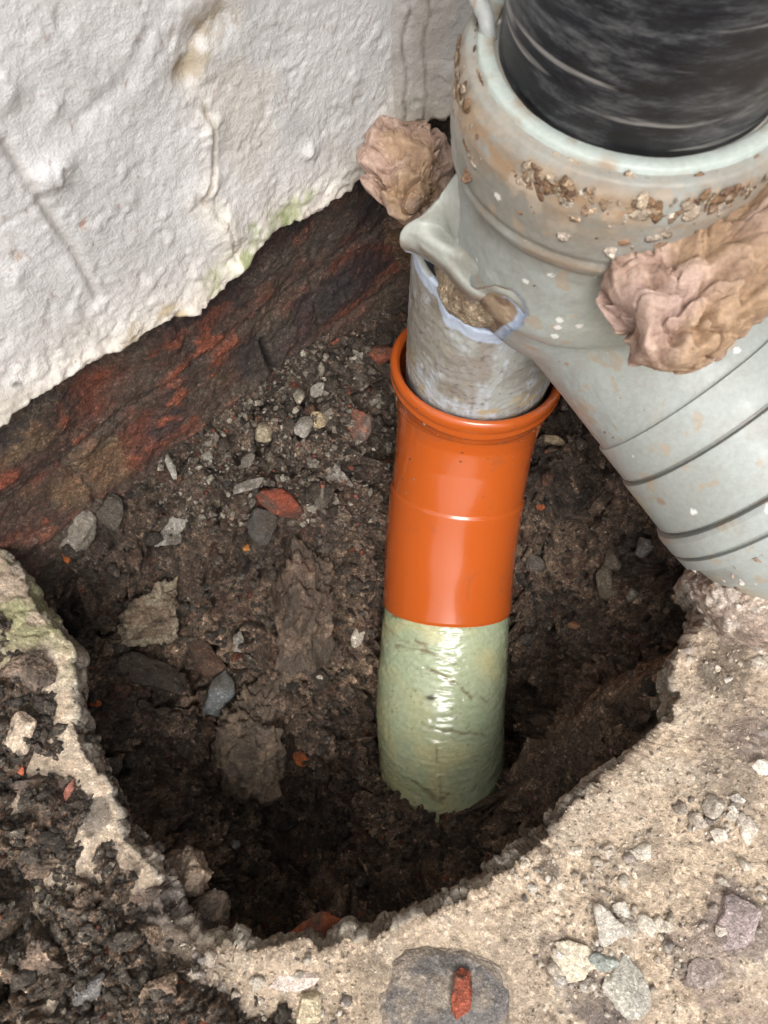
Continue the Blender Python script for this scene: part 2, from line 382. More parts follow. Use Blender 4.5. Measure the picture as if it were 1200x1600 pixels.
# ================================================================ WALL
WD = np.array([.7306, .683, 0]); WN = np.array([.683, -.7306, 0]); WK = -.316     # n.p = WK, normal faces the hole
WO = WN*WK
def wall_pt(u, v, off=0):
    r = ray(u, v); t = (WK+off-WN@C0)/(WN@r); p = C0+t*r; return p@WD, p[2]
pl_edge = [(-120,740),(-60,700),(0,662),(60,615),(130,568),(200,535),(250,508),(310,478),(345,452),(375,420),(410,385),(450,352),(490,330),(540,300),(575,262),(590,225),(607,196)]
PE = np.array([wall_pt(u, v, .012) for u, v in pl_edge])
s_cor = PE[-1, 0]
wall = thing('house_wall', tuple(WO+WD*s_cor))
tag(wall, 'white painted plaster wall with exposed dark red brickwork at its foot', 'wall')
def plaster(name, O, D, Nn, s0, s1, edge_s, edge_z, fine0, fine1, px_feats, zfine=.62):
    ss = np.r_[np.linspace(s0, fine0, 12)[:-1] if fine0 > s0 else [], np.arange(fine0, fine1, .0013), np.linspace(fine1, s1, 14)[1:] if s1 > fine1 else [fine1]]
    ze = np.interp(ss, edge_s, edge_z); q = np.column_stack([ss, ss*0, ss*0]); ze = ze+.0065*fbm(q, 28, 6, 120, .55)+.0015*fbm(q, 300, 3, 121)
    hh = np.r_[np.arange(0, zfine-.1, .0014), np.geomspace(zfine-.1, 2.6, 24)]
    th = .016
    rows = [(0*ss-.012, 0*ss+.004), (0*ss-.004, 0*ss-.001)]
    for t in np.linspace(0, 1, 10)[1:]:
        rows.append((-.004+(.004+th)*np.sin(t*math.pi/2)+0*ss, -.001+.007*(1-np.cos(t*math.pi/2))+0*ss))
    for h in hh[1:]: rows.append((th-.006*(1-np.exp(-h/.02))+0*ss, .006+h+0*ss))
    OFF = np.array([r[0] for r in rows]); H = np.array([r[1] for r in rows])+ze[None]
    hrel = (H-ze[None]).ravel()
    n, m = H.shape; S = np.broadcast_to(ss, H.shape)
    V = O+S[..., None]*D+OFF[..., None]*Nn+H[..., None]*np.array([0, 0, 1.]); V = V.reshape(-1, 3)
    lowb = np.exp(-hrel/.022)
    f1, f2, c1 = worley(warp(V, .004, 60, 2), 75, 7)
    md = fbm(V, 28, 5, 130, .5); fi = fbm(V, 120, 4, 131, .55)
    strk = fbm(V*np.array([1, 1, .45]), 60, 4, 132, .55)
    bumps_ = smooth(worley(V, 70, 8)[0], .32, .12)
    d = .0035*fbm(V, 7, 3, 133)+.0009*md+.0006*strk+.0005*fi+.0005*fbm(V, 330, 3, 139)+.0011*bumps_*smooth(fbm(V, 20, 2, 134), .1, .35)-.0007*smooth(fbm(V, 65, 4, 129, .6), .28, .36)
    d = d+lowb*(.0035*smooth(f2-f1, 0, .3)*c1+.0055*fbm(V, 36, 6, 135, .6))
    base = mix(np.array([.60, .60, .605])[None], (.51, .51, .512), smooth(md, -.2, .35))
    base = mix(base, (.72, .67, .59), np.clip(lowb*1.3, 0, 1)*.9)
    base = mix(base, (.42, .36, .30), lowb*smooth(fbm(V, 60, 4, 136), .05, .4)*.6)
    base = mix(base, (.30, .20, .16), smooth(fbm(V, 260, 3, 137), .52, .66)*.6)
    base = mix(base, (.50, .47, .40), smooth(fbm(V, 15, 3, 138), .2, .5)*.5)
    if px_feats:
        sz = np.column_stack([S.ravel(), H.ravel()])
        def pl(pts): return [wall_pt(u, v, .01) for u, v in pts]
        dl = segdist(sz, pl([(8,225),(60,310),(120,400),(150,462)])); d = d-.0022*np.exp(-(dl/.0022)**2); base = mix(base, (.40, .38, .36), np.exp(-(dl/.0022)**2)*.7)
        dl = segdist(sz, pl([(-20,370),(30,335),(75,308)])); d = d-.0008*np.exp(-(dl/.0015)**2)
        dl = segdist(sz, pl([(340,-20),(318,60),(300,100),(312,150),(332,200),(335,270),(315,315),(350,350),(360,400)]))
        wv = np.exp(-(dl/.010)**2)*(.6+.8*fbm(V, 25, 3, 140)); d = d+wv*(.0065*smooth(fbm(V, 55, 4, 141), -.25, .4)); base = mix(base, (.66, .62, .54), np.clip(wv, 0, 1)*.7)
        cr = np.exp(-((dl+.0025*fbm(V, 80, 4, 142, .6))/.0010)**2)*smooth(fbm(V, 60, 3, 145), -.35, .0); d = d-.0016*cr; base = mix(base, (.30, .24, .18), cr*.7)
        for (u, v, r_) in [(300,92,.011),(312,60,.008),(350,30,.008),(295,110,.006)]:
            c = wall_pt(u, v, .01); b_ = np.exp(-((sz-np.array(c))**2).sum(1)/r_**2); base = mix(base, (.34, .28, .20), np.clip(b_*1.2*smooth(fbm(V, 90, 4, 143), -.2, .25), 0, .75)); d = d-.003*b_
        dl = segdist(sz, pl([(130,190),(200,130),(235,60)])); d = d-.0012*np.exp(-(dl/.004)**2)
        for (u, v, r_, h_) in [(75,275,.008,.004),(100,262,.005,.003),(10,135,.007,.002),(330,210,.008,.003),(480,235,.006,.003),(20,430,.006,.002),(85,165,.005,.002)]:
            c = wall_pt(u, v, .01); b_ = np.exp(-((sz-np.array(c))**2).sum(1)/r_**2); d = d+h_*b_*(1+fbm(V, 150, 3, 144))
        for (u, v, r_, col_) in [(400,370,.014,(.20,.25,.10)),(430,345,.012,(.22,.27,.12)),(370,390,.011,(.30,.33,.16)),(450,330,.009,(.33,.36,.18)),(330,430,.012,(.42,.43,.28)),(470,300,.008,(.42,.45,.27)),
                                 (27,397,.004,(.42,.22,.10)),(132,350,.003,(.4,.2,.1)),(553,148,.0045,(.36,.33,.28)),(200,520,.012,(.5,.42,.3)),(260,490,.012,(.45,.36,.22)),(20,595,.003,(.12,.11,.1)),(540,300,.012,(.42,.38,.33)),(570,250,.012,(.45,.42,.37))]:
            c = wall_pt(u, v, .01); q = np.linalg.norm(sz-np.array(c), axis=1)/r_+.8*fbm(V, 110, 4, int(u)); base = mix(base, col_, smooth(-q, -1.3, -.4)*.85*smooth(fbm(V, 150, 4, int(v)+1, .65), -.35, .15))
        dl = segdist(sz, pl([(322,420),(350,450),(345,475),(300,430)]))
    else:
        sz = np.column_stack([S.ravel(), H.ravel()])
        base = base*np.array([.70, .68, .65]); base = mix(base, (.36, .32, .28), smooth(fbm(V*np.array([1, 1, .5]), 40, 4, 150), .05, .4)*.5)  # whole face painted darker to stand in for its shade
        for sx, amp in ((.018, .0015), (.03, .0012)):
            dd = abs(S.ravel()-sx-.006*fbm(V, 25, 4, 151)); cr = np.exp(-(dd/.0009)**2); d = d-amp*cr; base = mix(base, (.22, .19, .17), cr*.8)
    V = V+d[:, None]*Nn
    V[:, 2] += np.exp(-hrel/.01)*.002*fbm(V, 70, 5, 152, .65)
    o = mesh_obj(name, V, grid_faces(n, m), M_PLAST, wall, base)
    return o
plaster('plaster', WO, WD, WN, -3.2, s_cor+.012, PE[:, 0], PE[:, 1], PE[0, 0]-.06, s_cor+.012, True)
CRN = WO+WD*s_cor; D2 = np.array([.995, .10, 0]); D2 /= np.linalg.norm(D2); N2v = np.array([D2[1], -D2[0], 0])
plaster('plaster', CRN-N2v*.004, D2, N2v, -.012, 3.0, np.array([-.1, .3]), np.array([PE[-1, 1]+.002, PE[-1, 1]+.002]), -.012, .16, False)
def brickface(O, D, Nn, s0, s1, f0, f1_, wallpx):
    ss = np.r_[np.linspace(s0, f0, 8)[:-1], np.arange(f0, f1_, .0014), np.linspace(f1_, s1, 10)]
    zz = np.arange(-.36, .19, .0014); n, m = len(zz), len(ss)
    S, H = np.meshgrid(ss, zz); q = np.column_stack([S.ravel(), H.ravel()*0, H.ravel()])
    V = O+S.reshape(-1, 1)*D+H.reshape(-1, 1)*np.array([0, 0, 1.])
    st = q*np.array([.8, 1, 1.])                           # features stretched along the courses
    n1 = fbm(st, 26, 5, 160, .55); n2 = fbm(st, 70, 4, 161, .6); n3 = fbm(q, 160, 4, 162, .6)
    cz = (q[:, 2]+.006*fbm(q, 18, 3, 163)+.036)
    course = np.mod(cz, .075)/.075; row = np.floor(cz/.075)
    jh = smooth(np.abs(course-.5), .40, .475)
    bs = np.mod(q[:, 0]+row*.11+.01*fbm(q, 30, 3, 164), .225)/.225; jv = smooth(np.abs(bs-.5), .478, .497)
    j = np.maximum(jh, jv*.8)
    d = -.004*j*smooth(n2, -.4, .2)+.005*n1+.003*n2+.0015*n3-.002+.004*(_h(row.astype(int), np.floor((q[:, 0]+row*.11)/.225).astype(int), row.astype(int)*0, 9)-.5)
    base = mix(np.array([.15, .052, .032])[None], (.075, .045, .033), smooth(n1, -.25, .2))
    base = mix(base, (.25, .07, .035), smooth(n2, .10, .36)*.8)
    base = mix(base, (.17, .115, .065), smooth(fbm(st, 16, 4, 165), .05, .35)*.75)
    base = mix(base, (.030, .026, .027), smooth(fbm(st, 22, 5, 166, .6)+.30*smooth(q[:, 2]+.01*n2, .03, .10), .08, .34)*.85)
    base = mix(base, (.085, .068, .052), smooth(fbm(q, 28, 5, 158, .6), .0, .35)*.7)
    base = mix(base, (.07, .058, .048), j*.5)
    base = base*1.4+.004
    base = mix(base, (.13, .105, .08), smooth(-q[:, 2]+.02*n1, -.0, .05)*.8)    # soil smeared over the foot
    base = base*(1+.6*fbm(q, 300, 4, 169, .7))[:, None]
    if wallpx:
        c = np.array(wall_pt(418, 562)); dl = segdist(np.column_stack([q[:, 0], q[:, 2]]), [wall_pt(412, 533), wall_pt(418, 560), wall_pt(432, 590)]); cr = np.exp(-(dl/.0028)**2); d = d-.008*cr; base = mix(base, (.02, .018, .018), cr)
        d = d+.005*smooth(-q[:, 2]+.010*fbm(q, 30, 4, 168), -.02, .03)           # stepped footing ledge
    V = V+d[:, None]*Nn
    return mesh_obj('brickwork', V, grid_faces(n, m), M_BRICK, wall, base)
brickface(WO, WD, WN, -3.2, s_cor+.05, PE[0, 0]-.05, s_cor+.05, True)
brickface(CRN-N2v*.01, D2, N2v, -.02, 3.0, -.02, .3, False)

# ================================================================ swept pipes
def cr_spline(pts, n):
    pts = np.asarray(pts, float); p = np.vstack([2*pts[0]-pts[1], pts, 2*pts[-1]-pts[-2]]); out = []
    for i in range(1, len(p)-2):
        for t in np.linspace(0, 1, n, endpoint=False):
            a, b, c, d = p[i-1:i+3]; out.append(.5*((2*b)+(-a+c)*t+(2*a-5*b+4*c-d)*t*t+(-a+3*b-3*c+d)*t**3))
    out.append(pts[-1]); return np.array(out)
def resample(c, step):
    L = np.r_[0, np.cumsum(np.linalg.norm(np.diff(c, axis=0), axis=1))]; s = np.arange(0, L[-1], step)
    return np.stack([np.interp(s, L, c[:, k]) for k in range(3)], -1), s
def frames(c):
    T = np.gradient(c, axis=0); T /= np.linalg.norm(T, axis=1, keepdims=True)
    A = np.cross(T, X_); A /= np.linalg.norm(A, axis=1, keepdims=True); B = np.cross(T, A); return T, A, B
def tube(c, prof, nseg=160):
    """c centres (n,3); prof list of (index position along c float, radius) already sampled: radius array"""
    T, A, B = frames(c); ph = np.linspace(0, 2*np.pi, nseg, endpoint=False)
    rdir = A[:, None]*np.cos(ph)[None, :, None]+B[:, None]*np.sin(ph)[None, :, None]
    V = c[:, None]+rdir*np.asarray(prof).reshape(len(c), -1, 1) if np.ndim(prof) > 1 else c[:, None]+rdir*np.asarray(prof)[:, None, None]
    return V.reshape(-1, 3), rdir.reshape(-1, 3), ph
def lathe(O, D, prof, nseg=180):
    """profile [(t, r)] about axis O + tD"""
    D = np.array(D, float); D /= np.linalg.norm(D); a = np.cross(D, [0, 0, 1.] if abs(D[2]) < .9 else [0, 1., 0]); a /= np.linalg.norm(a); b = np.cross(D, a)
    ph = np.linspace(0, 2*np.pi, nseg, endpoint=False); prof = np.array(prof)
    V = np.array(O)+prof[:, 0, None, None]*D+prof[:, 1, None, None]*(np.cos(ph)[None, :, None]*a+np.sin(ph)[None, :, None]*b)
    return V.reshape(-1, 3), grid_faces(len(prof), nseg, True)

# orange drain bend
def plastic(name, colr, dirt, rough, dirt_s=25, amt=(.55, .75)):
    m, nt, b = mat_new(name)
    n = noise_n(nt, dirt_s, 8, .7, dist=.6); r = ramp(nt, n.outputs[0], [(amt[0], (0, 0, 0)), (amt[1], (1, 1, 1))])
    n2 = noise_n(nt, 260, 4, .7); r2 = ramp(nt, n2.outputs[0], [(.62, (0, 0, 0)), (.70, (1, 1, 1))])
    c = mixc(nt, r.outputs[0], colr, dirt)
    f = nt.nodes.new('ShaderNodeMath'); f.operation = 'MULTIPLY'; f.inputs[1].default_value = .45; nt.links.new(r2.outputs[0], f.inputs[0])
    c = mixc(nt, f.outputs[0], c, dirt); nt.links.new(c, b.inputs['Base Color'])
    mr = node(nt, 'ShaderNodeMapRange'); nt.links.new(n.outputs[0], mr.inputs[0]); mr.inputs['From Min'].default_value = .35; mr.inputs['From Max'].default_value = .75
    mr.inputs['To Min'].default_value = rough; mr.inputs['To Max'].default_value = rough+.2; nt.links.new(mr.outputs[0], b.inputs['Roughness'])
    bump(nt, b, [(noise_n(nt, 18, 3).outputs[0], .10, .004), (noise_n(nt, 700, 3).outputs[0], .06, .0004)])
    return m
M_ORG = plastic('orange_plastic', (.46, .092, .015), (.26, .085, .035), .10, 30, (.57, .80))
_b = M_ORG.node_tree.nodes['Principled BSDF']; _b.inputs['Coat Weight'].default_value = .5; _b.inputs['Coat Roughness'].default_value = .05
orng = thing('drain_pipe', tuple(P(704, 850, .667)))
tag(orng, 'glossy orange plastic drain bend with wide socket collar around the grey pipe', 'drain pipe')
ctl = [(.0705, .3255, .012), (.0685, .314, -.030), P(716, 755, .645), P(704, 850, .667), P(697, 960, .684), P(688, 1100, .69), P(690, 1200, .695), P(691, 1320, .702)]
cl, sl = resample(cr_spline(ctl, 30), .0012)
s_end = sl[np.argmin(np.linalg.norm(cl-P(697, 963, .684), axis=1))]-.0095
def orad(s):
    xs = [0, .001, .0025, .0055, .0062, .0074, .0080, .0110, .0120, .0150, .030, .044, .0455, .062, .085, 1]
    rs = [.0635, .0648, .0658, .0660, .0652, .0652, .0660, .0659, .0636, .0626, .0612, .0600, .0590, .0566, .0556, .0553]
    return np.interp(s, xs, rs)
m_ = sl <= s_end; c_o = cl[m_]; s_o = sl[m_]
sock = s_o < .0455
V, rd, ph = tube(c_o, orad(s_o)-.0000); F = grid_faces(len(c_o), 160, True)
k = int(sock.sum())
# collar: outer shell + inner bore
Vc, _, _ = tube(c_o[:k+1], orad(s_o[:k+1])); Vi, _, _ = tube(c_o[:k+1], np.interp(s_o[:k+1], [0, .003, .04, .0455], [.0615, .0585, .0585, .0555]))
Vall = np.vstack([Vi.reshape(k+1, 160, 3)[::-1].reshape(-1, 3), Vc])
mesh_obj('socket_collar', Vall, grid_faces(2*(k+1), 160, True), M_ORG, orng)
V2, _, _ = tube(c_o[k:], orad(s_o[k:])); n_o = len(c_o)-k
kk = np.argmin(abs(s_o[k:]-(s_o[k]+.075)))
rad2 = orad(s_o[k:])+np.where(np.arange(n_o) > kk, .0011, 0)   # faint moulded step half way down
rad2[-2:] -= .0006
V2, _, _ = tube(c_o[k:], rad2)
Vend, _, _ = tube(c_o[-1:].repeat(2, 0)+0, np.array([.054, .051])) if False else (V2[:0], 0, 0)
mesh_obj('barrel', V2, grid_faces(n_o, 160, True), M_ORG, orng)

# green wrapped liner
m, nt, b = mat_new('green_resin'); M_GRN = m
at = nt.nodes.new('ShaderNodeAttribute'); at.attribute_name = 'Col'
nn = noise_n(nt, 260, 5, .7); nt.links.new(mixc(nt, 1., at.outputs[0], ramp(nt, nn.outputs[0], [(.3, (.82, .84, .78)), (.7, (1.12, 1.1, 1.1))]).outputs[0], 'MULTIPLY'), b.inputs['Base Color'])
b.inputs['Roughness'].default_value = .2; b.inputs['Subsurface Weight'].default_value = .12; b.inputs['Subsurface Radius'].default_value = (.004, .005, .003); b.inputs['Subsurface Scale'].default_value = .5
b.inputs['Coat Weight'].default_value = .4; b.inputs['Coat Roughness'].default_value = .14
mp_ = node(nt, 'ShaderNodeMapping'); nt.links.new(coords(nt), mp_.inputs[0]); mp_.inputs['Scale'].default_value = (.35, 1, 1)
bump(nt, b, [(noise_n(nt, 420, 4, .6, mp_.outputs[0]).outputs[0], .3, .0010), (noise_n(nt, 90, 4, .6).outputs[0], .12, .002)])
i0 = np.argmin(abs(sl-s_end))-8
c_g = cl[i0:]; s_g = sl[i0:]-s_end; nseg = 200
gr = np.interp(s_g, [-.01, 0, .004, .03, .09, .13, .18], [.0535, .0540, .0549, .0562, .0572, .0560, .0535])
V, rd, ph = tube(c_g, gr, nseg); Sg = np.repeat(s_g, nseg); Ph = np.tile(ph, len(c_g)); guv = proj(V)
tw = np.column_stack([np.cos(Ph)*.055, np.sin(Ph)*.055, Sg])
wr = np.abs(fbm(np.column_stack([tw[:, 0], tw[:, 1], tw[:, 2]*1.5+tw[:, 0]*.8]), 55, 4, 177)); dsp = .0009*fbm(tw*np.array([1, 1, 1.6]), 30, 3, 170)-.0009*smooth(-wr, -.035, 0)+.00022*np.sin(Sg*2*np.pi/.0024)*smooth(guv[:, 0], 690, 760)+.00035*fbm(tw*np.array([.5, .5, 2]), 150, 3, 171)
fw = fbm(np.column_stack([tw[:, 0]+.6*tw[:, 2], tw[:, 1], (tw[:, 2]-.6*tw[:, 0])*4]), 60, 4, 179, .6, True); dsp = dsp+.0005*smooth(fw, .1, .7)
colg = mix(np.array([.38, .43, .29])[None], (.46, .45, .26), smooth(fbm(tw, 25, 3, 172)-(guv[:, 0]-680)/260, -.2, .4))
colg = mix(colg, (.33, .42, .27), smooth(fbm(tw, 45, 4, 173), .1, .45)*.5)
facing = (rd@(-F_)) > .1
for pts, wd, am, dk in [([(620,1008),(668,1018),(712,1038)],3.2,.0012,.8),([(650,1000),(664,1006),(668,1018)],3.5,.001,.8),([(664,1042),(712,1068),(738,1090)],3.2,.0016,.95),([(745,1085),(765,1100)],3,.0008,.6),([(664,1138),(708,1143),(757,1150)],3,.001,.75),
                 ([(644,1220),(690,1250),(700,1240)],3,.0012,.8),([(640,960),(628,964),(612,962)],4,.0006,.9),([(680,1165),(686,1200),(690,1250)],2.5,.0008,.5),([(600,975),(625,1000),(655,1008)],3,.0008,.35),([(690,1255),(660,1235)],3,.0008,.7)]:
    dl = segdist(guv[:, :2]+3*np.column_stack([fbm(tw, 200, 3, 174), fbm(tw, 200, 3, 175)]), pts); g_ = np.exp(-(dl/wd)**2)*facing
    dsp = dsp-am*g_*.35+am*np.exp(-((dl-wd*1.6)/(wd*1.6))**2)*facing*.3; g2_ = np.exp(-(dl/(wd*.75))**2)*facing*smooth(fbm(tw, 120, 3, 178), -.5, 0); colg = mix(colg, (.15, .11, .055), g2_*dk)
g_ = np.exp(-(((guv[:, 0]-674)/8)**2+((guv[:, 1]-1090)/4)**2))*facing; colg = mix(colg, (.05, .04, .03), np.clip(g_*1.3, 0, .9))
colg = mix(colg, (.18, .14, .08), smooth(fbm(tw, 330, 3, 176), .5, .66)*.6)
V = V+rd*dsp[:, None]
grn = mesh_obj('liner_pipe', V, grid_faces(len(c_g), nseg, True), M_GRN, col=colg, origin=P(688, 1100, .69))
tag(grn, 'pale green resin wrapped pipe running from the orange bend into the soil', 'pipe')

# ================================================================ GREY BRANCH FITTING
AX = np.array([.0993, .2790]); ZR = .296
fit = thing('branch_fitting', (AX[0], AX[1], ZR-.1))
tag(fit, 'broken pale grey plastic branch fitting holding the wide black pipe', 'pipe fitting')
def A3(z): return np.array([AX[0], AX[1], z])
def add_solid(bm, V, F):
    vs = [bm.verts.new(tuple(v)) for v in V]
    for f in F: bm.faces.new([vs[i] for i in f])
    return vs
def ico_first(bm, c, r):
    n0 = len(bm.verts); g = bmesh.ops.create_icosphere(bm, subdivisions=5, radius=r)
    for v_ in g['verts']: v_.co += Vector(c)
bm = bmesh.new()
def solid_lathe(O, D, prof, nseg=96):
    prof = [(prof[0][0], 1e-4)]+prof+[(prof[-1][0], 1e-4)]
    V, F = lathe(O, D, prof, nseg); add_solid(bm, V, F)
zr = ZR
solid_lathe(A3(0), (0, 0, 1), [(.172, .040), (.176, .056), (.185, .0635), (zr-.062, .0650), (zr-.054, .0658), (zr-.0505, .0685), (zr-.047, .0698), (zr-.043, .0692), (zr-.040, .0705), (zr-.030, .0712), (zr-.018, .0718), (zr-.008, .0700), (zr-.003, .0672), (zr-.0025, .063)])
solid_sphere = ico_first(bm, (.103, .291, .170), .0612)
# oblique throat between the socket and the branch
CS = np.array([.111, .306, .159]); CDir = np.array([.63, -.70, -.33]); CDir /= np.linalg.norm(CDir)
solid_lathe(CS, CDir, [(0.0, .052), (.004, .0595), (.012, .0602), (.0985, .0602), (.1005, .0618), (.1225, .0618), (.1232, .0592), (.1258, .0592), (.1268, .0629), (.1585, .0630), (.1592, .0600), (.1615, .0600), (.162, .0652), (.1640, .0662), (.1740, .0660), (.1748, .0625), (.1775, .0625), (.1785, .0655), (.184, .0650), (.1855, .0620), (.20, .058), (.23, .04)], 128)
me = bpy.data.meshes.new('tmp'); bm.to_mesh(me); bm.free()
to = bpy.data.objects.new('tmp', me); COL.objects.link(to)
md_ = to.modifiers.new('r', 'REMESH'); md_.mode = 'VOXEL'; md_.voxel_size = .0009
ms = to.modifiers.new('s', 'SMOOTH'); ms.factor = .5; ms.iterations = 1
dg = bpy.context.evaluated_depsgraph_get(); dg.update()
em = bpy.data.meshes.new_from_object(to.evaluated_get(dg))
n = len(em.vertices); V = np.empty(n*3, np.float32); em.vertices.foreach_get('co', V); V = V.reshape(-1, 3).astype(float)
NN = np.empty(n*3, np.float32); em.vertices.foreach_get('normal', NN); NN = NN.reshape(-1, 3)
Fq = np.array([p.vertices[:] for p in em.polygons if len(p.vertices) == 4], np.int32)
bpy.data.objects.remove(to)
# melt the junction of socket and branch into one moulded neck
tC = (V-CS)@CDir
wj = (smooth(-V[:, 2], -.232, -.218)*smooth(-tC, -.092, -.075))[:, None]
E = np.vstack([Fq[:, [0, 1]], Fq[:, [1, 2]], Fq[:, [2, 3]], Fq[:, [3, 0]]]); deg = np.bincount(E[:, 0], minlength=n)+1e-9
for it in range(120):
    av = np.stack([np.bincount(E[:, 0], V[E[:, 1], k_], minlength=n) for k_ in range(3)], -1)/deg[:, None]
    V = V+wj*(av-V)*.9
def pvc_col(V):
    ra = np.linalg.norm(V[:, :2]-AX, axis=1)
    pale = np.array([.335, .365, .35])
    base = mix(pale[None], (.28, .295, .275), smooth(fbm(V, 14, 4, 180), -.1, .4)*.7)
    base = mix(base, (.30, .29, .26), smooth(fbm(V*np.array([1, 1, .5]), 70, 5, 179, .65), .05, .45)*.45)
    sk = smooth(V[:, 2], .225, .245)*(ra < .08)
    base = mix(base, (.235, .225, .195), sk*(.4+.5*smooth(fbm(V, 30, 5, 181, .6), -.3, .3)))
    for z0, wd, am in ((zr-.012, .007, .95), (zr-.018, .012, .4), (zr-.047, .003, .5)):
        b_ = np.exp(-((V[:, 2]-z0)/wd)**2)*(ra > .055)*smooth(fbm(V*np.array([1, 1, 1.6])+z0*9, 45, 5, 182, .65), -.12, .12); base = mix(base, (.30, .20, .12), b_*am)
    sm_ = np.exp(-((V[:, 2]-(zr-.017))/.011)**2)*(ra > .055)*smooth(fbm(V, 75, 5, 178, .65), .08, .26); base = mix(base, (.42, .35, .28), sm_*.7)
    dl = smooth(fbm(V, 90, 4, 183), .34, .42); base = mix(base, (.36, .27, .18), dl*.55)
    w1, w2, wc = worley(V, 110, 184); base = mix(base, (.78, .78, .74), ((wc > .90) & (w1 < .20))*.8)
    w1, w2, wc = worley(V, 60, 185); base = mix(base, (.30, .17, .10), ((wc > .94) & (w1 < .22))*.7)
    tC = (V-CS)@CDir; rC = np.linalg.norm((V-CS)-tC[:, None]*CDir, axis=1)
    for t0 in (.1233, .1599, .1754):
        b_ = np.exp(-((tC-t0)/.0010)**2)*(rC > .055); base = mix(base, (.10, .09, .075), b_*.75)
    b_ = smooth(fbm(V, 45, 4, 186), .1, .4)*smooth(tC, .09, .13)*(V[:, 2] < .1); base = mix(base, (.55, .44, .26), b_*.4)
    b_ = smooth(fbm(V, 50, 4, 187)-(V[:, 2]-.05)*6, .1, .5)*(tC > .12); base = mix(base, (.36, .30, .23), b_*.5)
    guv = proj(V); b_ = np.exp(-(((guv[:, 0]-965)/60)**2+((guv[:, 1]-500)/60)**2)); base = mix(base, (.50, .50, .40), b_*.5)
    return base
base = pvc_col(V); guv = proj(V)
V = V+NN*(.0004*fbm(V, 120, 4, 188))[:, None]
notch = np.array([(700,440),(745,452),(772,446),(800,452),(818,468),(826,490),(814,510),(795,522),(776,536),(730,540),(690,500)], float)
nd = segdist(guv[:, :2], list(notch)+[notch[0]])*np.where(inpoly(guv[:, :2], notch), 1, -1)+1.5*fbm(V, 160, 3, 189)
near_ = guv[:, 2] < .46
dep = smooth(nd, -1.0, 4.0)*near_
V = V+(V-C0)/np.linalg.norm(V-C0, axis=1)[:, None]*(dep*.014+.003*dep*fbm(V, 90, 4, 190))[:, None]
bl = smooth(nd, -1.5, 0)*near_; rt = smooth(guv[:, 0]+.9*guv[:, 1], 1195, 1215)
base = mix(base, mix(np.array([.50, .59, .74])[None], (.30, .22, .145), 1-rt), bl)
dd_ = smooth(nd, 13, 17)*near_; base = mix(base, mix(np.array([.33, .25, .17])[None], (.18, .125, .085), smooth(fbm(V, 140, 4, 193), -.2, .2)), dd_)
BV, BN = V.copy(), NN.copy()
mesh_obj('body', V, Fq, M_PVC, fit, base)
def lathe_crisp(O, D, prof, nseg=300, e=.00008):
    out = []
    for k_, (t_, r_) in enumerate(prof):
        for nb_, s_ in ((k_-1, 0), (k_+1, 1)):
            if 0 <= nb_ < len(prof):
                dt, dr = prof[nb_][0]-t_, prof[nb_][1]-r_; L_ = math.hypot(dt, dr)+1e-9; f_ = min(e/L_, .3); p_ = (t_+dt*f_, r_+dr*f_)
                if s_ == 0: out.append(p_)
                else: out += [(t_, r_), p_]
            elif s_ == 1: out.append((t_, r_))
    # long runs get extra rows so colour and dents have somewhere to live
    fin = [out[0]]
    for a_, b_ in zip(out[:-1], out[1:]):
        n_ = max(1, int(math.hypot(b_[0]-a_[0], b_[1]-a_[1])/.0012))
        for q_ in range(1, n_+1): fin.append((a_[0]+(b_[0]-a_[0])*q_/n_, a_[1]+(b_[1]-a_[1])*q_/n_))
    return lathe(O, D, fin, nseg)
Vs, Fs = lathe_crisp(CS, CDir, [(.0985, .0595), (.0996, .0620), (.1222, .0621), (.1226, .0609), (.1240, .0609), (.1246, .0638), (.1588, .0640), (.1592, .0622), (.1606, .0622), (.1612, .0662), (.1640, .0674), (.1740, .0672), (.1744, .0645), (.1764, .0645), (.1770, .0668), (.1840, .0664), (.1850, .063), (.200, .059), (.225, .045)])
cs2 = pvc_col(Vs); Vs = Vs+(Vs-(CS+((Vs-CS)@CDir)[:, None]*CDir))*(.004*fbm(Vs, 25, 3, 205))[:, None]
mesh_obj('branch_socket', Vs, Fs, M_PVC, fit, cs2)
# pale ring of the socket mouth
V, F = lathe(A3(0), (0, 0, 1), [(zr-.012, .0566), (zr-.0006, .0568), (zr, .0573), (zr, .0622), (zr-.0006, .0630), (zr-.004, .0636)])
q = fbm(V, 90, 4, 190); c_ = mix(np.array([.40, .45, .42])[None], (.30, .22, .15), smooth(q, .05, .35)*.85)
V[:, 2] += .0006*fbm(V, 80, 4, 191)
mesh_obj('socket_rim', V, F, M_PVC, fit, c_)

# lower spigot, torn open at its top
BX = np.array([.0710, .3245]); rb = .0545
nph, nz = 320, 160
ph = np.linspace(-np.pi, np.pi, nph, endpoint=False)
def cyl_hit(u, v, r=rb):
    rr = ray(u, v); a2 = rr[0]**2+rr[1]**2; o = C0[:2]-BX; b2 = 2*(o@rr[:2]); c2 = o@o-r*r; D_ = b2*b2-4*a2*c2
    t = (-b2-math.sqrt(max(D_, 0)))/(2*a2); p = C0+t*rr; return math.atan2(p[1]-BX[1], p[0]-BX[0]), p[2]
tear = [cyl_hit(*t) for t in [(672,424),(684,446),(690,470),(697,492),(720,503),(740,518),(765,524),(792,522),(812,505),(824,486),(815,466),(795,462)]]
tear = sorted(tear[:11])
ta = np.array([t[0] for t in tear]); tz = np.array([t[1] for t in tear])
order = np.argsort(ta); ta, tz = ta[order], tz[order]
ztop = np.interp(ph, ta, tz, left=.143, right=.143)
ztop = np.where((ph > ta.min()) & (ph < ta.max()), ztop, .143)
